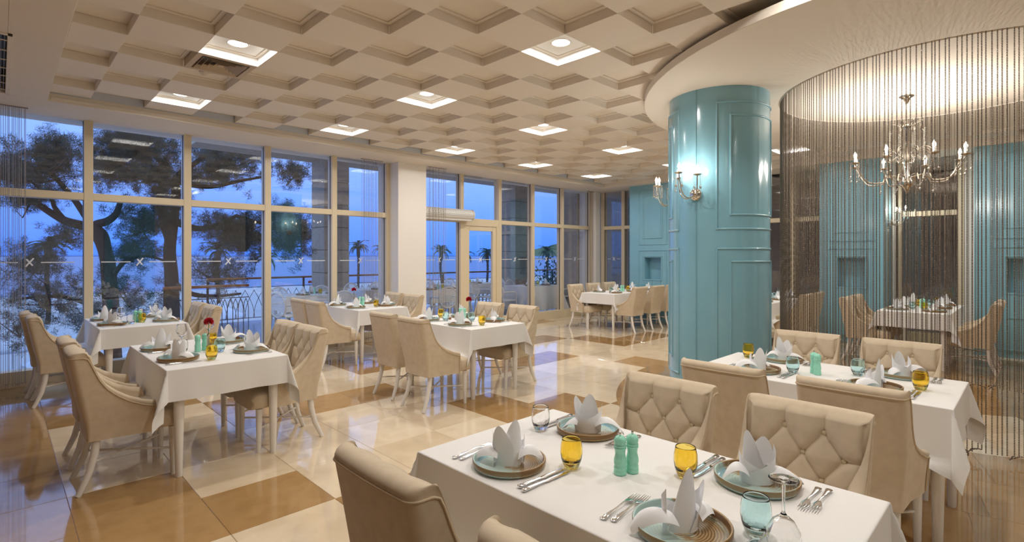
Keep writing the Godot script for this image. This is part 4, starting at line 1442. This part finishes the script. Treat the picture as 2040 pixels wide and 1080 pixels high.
	for k in tabs.size():
		var q: Array = tabs[k]
		make_table("terrace_table", q[4], q[0], q[1], q[2], q[3])
		var o := thing("terrace_tablecloth", "white cloth hanging low over " + q[4], "tablecloth", P(q[0], q[1]))
		part("cloth", cloth_mesh(q[2] + 0.003, q[3] + 0.003, 0.3 if k != 2 else 0.62, 0.3 if k != 2 else 0.62, 80 + k), M.linen, o)
		rng.seed = 90 + k
		var seats_at: Array = [
			[[-0.72, -0.55, 1.2], [0.55, 0.75, PI + 0.3], [-0.3, 0.8, PI], [0.2, -0.75, 0.2]],
			[[-0.3, 0.78, PI], [0.4, 0.78, PI]],
			[[-1.0, 0.05, PI / 2 - 0.1], [0.98, -0.1, -PI / 2], [0.2, 0.8, PI]],
			[[-0.55, -0.78, 0.1], [0.15, -0.78, -0.2], [-0.5, 0.8, PI], [0.3, 0.8, PI], [1.2, 0.1, -PI / 2]],
			[[0.75, 0.1, -PI / 2], [-0.35, -0.75, 0.3]]][k]
		for w in seats_at:
			dup(ch, "terrace_armchair", "white plastic armchair with oval louvred back at " + q[4], "chair", P(q[0] + w[0], q[1] + w[1], -0.03), -w[2] + PI, "armchairs at " + q[4])
		for w in [[-0.3, -0.2], [0.3, -0.2], [0.05, 0.2]]:
			if absf(w[0]) > q[2]: continue
			put("plate", "stoneware_plate", "round stoneware plate on " + q[4], "plate", P(q[0] + w[0], q[1] + w[1], 0.7585), 0.4, "plates on " + q[4])
			put("napkin_0", "folded_napkin", "white napkin folded upright on " + q[4], "napkin", P(q[0] + w[0], q[1] + w[1], 0.7635), w[0] * 5, "napkins on " + q[4])
		put("mill", "pepper_mill", "mint green mill on " + q[4], "mill", P(q[0], q[1] - 0.05, 0.7585), 0, "")
		put("amber", "glass_tumbler", "amber glass tumbler on " + q[4], "glass", P(q[0] + 0.1, q[1] - 0.1, 0.7585), 0, "")
		if k != 4: put("flower", "carnation_vase", "single red carnation in a slim vase on " + q[4], "flower vase", P(q[0] - 0.06, q[1] + 0.04, 0.7585), 0, "")
	ch.free()
	for k in proto.keys():
		if is_instance_valid(proto[k]): proto[k].free()


func make_palms() -> void:
	var frond := MB.new()
	var spine := []
	for i in 9:
		var u := i / 8.0
		spine.append(Vector3(0, 0.55 * sin(u * 2.1) - 0.75 * u * u, 1.5 * u))
	frond.tube(spine, 0.02, 5)
	for i in 26:
		var u := 0.12 + 0.86 * i / 25.0
		var k := u * 8.0
		var b: Vector3 = spine[int(k)].lerp(spine[mini(int(k) + 1, 8)], k - int(k))
		for s in [-1, 1]:
			var tip := b + Vector3(s * 0.42 * (1.1 - u * 0.6), -0.16 - 0.1 * u, 0.30)
			frond.tri(b + Vector3(0, 0, -0.035), b + Vector3(0, 0, 0.035), tip)
	var fm := frond.done()
	var n := 0
	# pixel of the crown's middle, depth, and where its trunk stands
	for q in [[714.0, 492.0, 70.0, "beside the first stone column"], [760.0, 497.0, 78.0, "behind the beads by the white pier"], [879.0, 500.0, 70.0, "left of the glass door"], [926.0, 506.0, 76.0, "at the left edge of the glass door"], [971.0, 505.0, 74.0, "through the glass door"], [1090.0, 502.0, 76.0, "right of the second stone column"], [95.0, 492.0, 42.0, "under the pine at the far left window"], [434.0, 500.0, 48.0, "under the pine boughs"], [528.0, 514.0, 52.0, "between the pine and the first stone column"]]:
		n += 1
		var top := px3(q[0], q[1], q[2])
		var o := thing("palm_tree", "dark palm tree with drooping fronds seen outside, " + q[3], "palm", Vector3(top.x, -4.0, top.z), q[0])
		var h := top.y + 4.0
		var s := MB.new()
		var path := []
		var rad := []
		for i in 25:
			path.append(Vector3(0.08 * sin(i * 0.3), h * i / 24.0, 0))
			rad.append(0.15 + 0.03 * (i % 2) + (0.08 if i > 19 else 0.0))
		s.tube(path, rad, 8)
		part("trunk", s.done(), M.palm_trunk, o)
		rng.seed = n
		for k in 20:
			var f := part("frond", fm, M.palm_leaf, o, Vector3(0, h, 0))
			f.rotation = Vector3(rng.randf_range(-0.9, 0.75), k * 2.4, 0)
			f.scale = Vector3.ONE * rng.randf_range(0.75, 1.0) * 1.0


func make_pine() -> void:
	var o := thing("pine_tree", "large dark pine with spreading boughs outside the left windows", "tree", px3(215, 800, 15.0))
	var root := o.position
	var wood := MB.new()
	rng.seed = 17
	var bough := func(pts: Array, r0: float, r1: float):
		var path := []
		var rad := []
		var n := pts.size() - 1
		for i in n * 6 + 1:
			var u := i / 6.0
			var k := mini(int(u), n - 1)
			var p0: Vector3 = pts[maxi(k - 1, 0)]
			var p1: Vector3 = pts[k]
			var p2: Vector3 = pts[k + 1]
			var p3: Vector3 = pts[mini(k + 2, n)]
			path.append(p1.cubic_interpolate(p2, p0, p3, u - k) - root)
			rad.append(lerpf(r0, r1, u / n))
		wood.tube(path, rad, 8)
	var D := 15.0
	var tr := func(l: Array, r0: float, r1: float):
		bough.call(l.map(func(q): return px3(q[0], q[1], q[2] if q.size() > 2 else D)), r0, r1)
	tr.call([[235, 900], [225, 700], [218, 560], [212, 510], [195, 470], [170, 452], [130, 440], [95, 420], [60, 398], [10, 380]], 0.23, 0.06)
	tr.call([[212, 510], [205, 470], [190, 450], [215, 440], [232, 425], [240, 402]], 0.16, 0.07)
	tr.call([[345, 900], [345, 700], [342, 560], [338, 500], [345, 440], [350, 390], [352, 355], [375, 335], [410, 310], [440, 296]], 0.22, 0.04)
	tr.call([[340, 480], [325, 430], [320, 385], [330, 345], [310, 310], [280, 285]], 0.15, 0.04)
	tr.call([[345, 440], [390, 455], [430, 450], [470, 430]], 0.12, 0.04)
	tr.call([[352, 355], [365, 365], [420, 372], [480, 360], [540, 350]], 0.10, 0.03)
	tr.call([[195, 470], [150, 400], [120, 365], [90, 330], [100, 300]], 0.10, 0.03)
	tr.call([[130, 440], [110, 415], [100, 395], [60, 360]], 0.08, 0.03)
	tr.call([[218, 560], [250, 520], [290, 510], [330, 520]], 0.08, 0.03)
	tr.call([[342, 560], [380, 585], [430, 590], [480, 585]], 0.09, 0.03)
	tr.call([[470, 430], [520, 445], [570, 460], [605, 475]], 0.06, 0.02)
	tr.call([[225, 640], [160, 600], [90, 590], [20, 600]], 0.08, 0.03)
	# needle sprays on short twigs
	var spray := MB.new()
	for k in 64:
		var d := Vector3(rng.randfn(), rng.randfn() * 0.9 + 0.35, rng.randfn()).normalized()
		var sd := d.cross(Vector3(0.2, 0.5, 0.8)).normalized() * 0.0045
		var b := d * 0.01 + Vector3(rng.randfn(), rng.randfn(), rng.randfn()) * 0.05
		spray.tri(b - sd, b + sd, b + d * rng.randf_range(0.09, 0.15))
	var at := []
	# each cloud of needles: pixel, half sizes in pixels, how many, thickness in depth
	for q in [[270, 285, 95, 45, 330], [300, 345, 80, 32, 170], [215, 330, 50, 45, 120], [450, 320, 85, 40, 220], [420, 350, 60, 25, 80], [580, 345, 36, 28, 50], [110, 300, 55, 35, 120], [80, 345, 95, 40, 170], [60, 395, 75, 22, 90], [20, 330, 40, 50, 60], [285, 440, 60, 45, 110], [265, 505, 55, 35, 80], [330, 400, 45, 50, 90], [450, 455, 75, 38, 170], [490, 480, 55, 40, 120], [580, 470, 48, 42, 160], [560, 430, 35, 30, 60], [70, 520, 75, 45, 110], [130, 470, 35, 25, 40], [100, 585, 110, 45, 100], [260, 590, 95, 50, 90], [430, 545, 60, 32, 70], [40, 650, 80, 45, 60], [170, 640, 60, 40, 40]]:
		for k in int(q[4] * 1.6):
			var v := Vector2(rng.randfn() * 0.5, rng.randfn() * 0.5)
			at.append(px3(q[0] + v.x * q[2], q[1] + v.y * q[3], D + rng.randfn() * 0.7) - root)
		for k in int(q[4] / 14.0):
			var e: Vector3 = at[at.size() - 1 - rng.randi() % int(q[4])]
			var c := px3(q[0], q[1] + q[3] * 0.5, D) - root
			var mid := (e + c) / 2 + Vector3(rng.randfn(), rng.randfn(), rng.randfn()) * 0.12
			wood.tube([c, mid, e], [0.022, 0.014, 0.007], 5)
	part("boughs", wood.done(), M.bark, o)
	var mm := MultiMesh.new()
	mm.transform_format = MultiMesh.TRANSFORM_3D
	mm.mesh = spray.done()
	mm.instance_count = at.size()
	for k in at.size():
		mm.set_instance_transform(k, Transform3D(Basis.from_euler(Vector3(rng.randf_range(-0.5, 0.5), rng.randf() * TAU, rng.randf_range(-0.5, 0.5))).scaled(Vector3.ONE * rng.randf_range(0.75, 1.25)), at[k]))
	var f := MultiMeshInstance3D.new()
	f.name = "needles"
	f.multimesh = mm
	f.material_override = M.needles
	o.add_child(f)
	tag(f, "dark green pine needles", "", "", "stuff")


func make_far() -> void:
	var h := struct("hills", "dark wooded headland across the water")
	for k in 2:
		var s := MB.new()
		var n := FastNoiseLite.new()
		n.seed = 3 + k
		n.frequency = 0.9
		var d: float = [2600.0, 1100.0][k]
		s.surf(90, 6, func(u, v):
			var px: float = lerpf([985.0, 1040.0][k], 1500.0, u)
			var top: float = ([26.0, 30.0][k] * smoothstep(0.0, 0.3 + 0.1 * k, u) + (5.0 + 5.0 * k) * n.get_noise_1d(px * (0.04 + 0.05 * k)) * smoothstep(0.0, 0.1, u))
			var w := sin(v * PI)
			var p := px3(px, 510.0 - top * w, d + (v - 0.5) * 300.0)
			p.y = maxf(p.y, -4.4)
			return p)
		part("ridge", s.done(), M.hill, h)
	# the hotel's other wing beyond the side windows
	var w := struct("wall_wing", "stone wing of the building beyond the side windows")
	part("facade", ab_box(15.6, 20.0, -12.0, 11.9, -0.4, 9.0), M.stone, w)
	part("added_shade_roof", ab_box(12.0, 15.6, -12.0, 8.62, 3.7, 3.95), M.stone, w)  # unseen roof added to keep skylight off the yard and facade
	part("yard", ab_box(11.8, 15.6, -12.0, 8.62, -0.5, -0.3), M.terrace_tile, w)
	# closed white parasols and low shrubs on the lower deck
	var cover := lathe_mesh([Vector2(0, 2.6), Vector2(0.06, 2.55), Vector2(0.5, 2.2), Vector2(1.35, 1.75), Vector2(1.35, 1.55), Vector2(1.3, 1.55), Vector2(0, 2.3)], 8)
	var k := 0
	for q in [[40.0, 700.0, 14.0], [120.0, 690.0, 17.5], [315.0, 680.0, 20.0], [372.0, 650.0, 25.0], [480.0, 640.0, 22.0], [25.0, 640.0, 22.0], [440.0, 620.0, 33.0], [945.0, 585.0, 31.0], [865.0, 585.0, 29.0]]:
		k += 1
		var p := px3(q[0], q[1], q[2])
		var o := thing("beach_parasol", "pale parasol on the lower deck below the windows", "parasol", Vector3(p.x, -4.0, p.z), 0.3 * k, "parasols on the lower deck")
		part("canopy", cover, M.parasol, o)
		var s := MB.new()
		s.tube([Vector3.ZERO, Vector3(0, 2.4, 0)], 0.03, 6)
		part("pole", s.done(), M.white_plastic, o)
	var bush := MB.new()
	rng.seed = 44
	for i in 900:
		var v := Vector3(rng.randfn(), absf(rng.randfn()) * 0.8, rng.randfn()) * 0.5
		var d := Vector3(rng.randfn(), rng.randfn(), rng.randfn()).normalized() * 0.12
		bush.tri(v, v + d, v + d.rotated(Vector3.UP, 0.7) + Vector3(0, 0.05, 0))
	var bm := bush.done()
	for q in [[1128.0, 548.0, 26.0], [1160.0, 545.0, 31.0]]:
		var p := px3(q[0], q[1], q[2])
		var o := thing("garden_shrub", "dark leafy shrub growing below the terrace", "shrub", Vector3(p.x, p.y - 0.6, p.z), q[0], "shrubs below the terrace")
		tag(part("foliage", bm, M.shrub, o), "dark leaves", "", "", "stuff")
		o.scale = Vector3.ONE * 1.6
		var s := MB.new()
		s.tube([Vector3(0, (-4.0 - o.position.y) / 1.6, 0), Vector3(0, 0.4, 0)], 0.03, 5)
		part("stem", s.done(), M.bark, o)


func _ready() -> void:
	make_view()
	make_materials()
	make_floor()
	make_ceiling()
	make_walls()
	make_windows()
	pier("pier", "teal pier with a square niche near the corner post", P(10.92, 6.35), -PI / 2, 1.25, 0.55)
	pier("pier_001", "teal pier with a square niche behind the bead ring", P(10.75, 2.32), -PI / 2, 1.0, 0.7)
	pier("pier_002", "teal pier with a square niche beyond the long tables", P(10.75, 0.1), -PI / 2, 1.17, 0.7)
	pier("pier_003", "teal pier with a square niche on the back wall", P(3.0, -3.6), PI, 1.3, 0.4)
	make_column()
	var n := func(deg: float) -> float:      # turn that points +z away from the column at deg
		var d := col_point(deg, 1.0, 0) - col_point(deg, 0.0, 0)
		return atan2(d.x, d.z)
	sconce("three-armed candle sconce with crystal drops on the front of the teal column", col_point(-24.0, COLUMN_R + 0.002, 2.145), n.call(-24.0), -0.37)
	sconce("three-armed candle sconce with crystal drops on the far side of the teal column", col_point(-113.0, COLUMN_R + 0.002, 2.145), n.call(-113.0), 0.0)
	sconce("three-armed candle sconce on the side of the teal pier behind the beads", P(11.1, 1.81, 2.1), 0.0)
	make_chandelier()
	make_beads()
	make_air_curtain()
	make_dining()
	make_terrace()
	make_palms()
	make_pine()
	make_far()
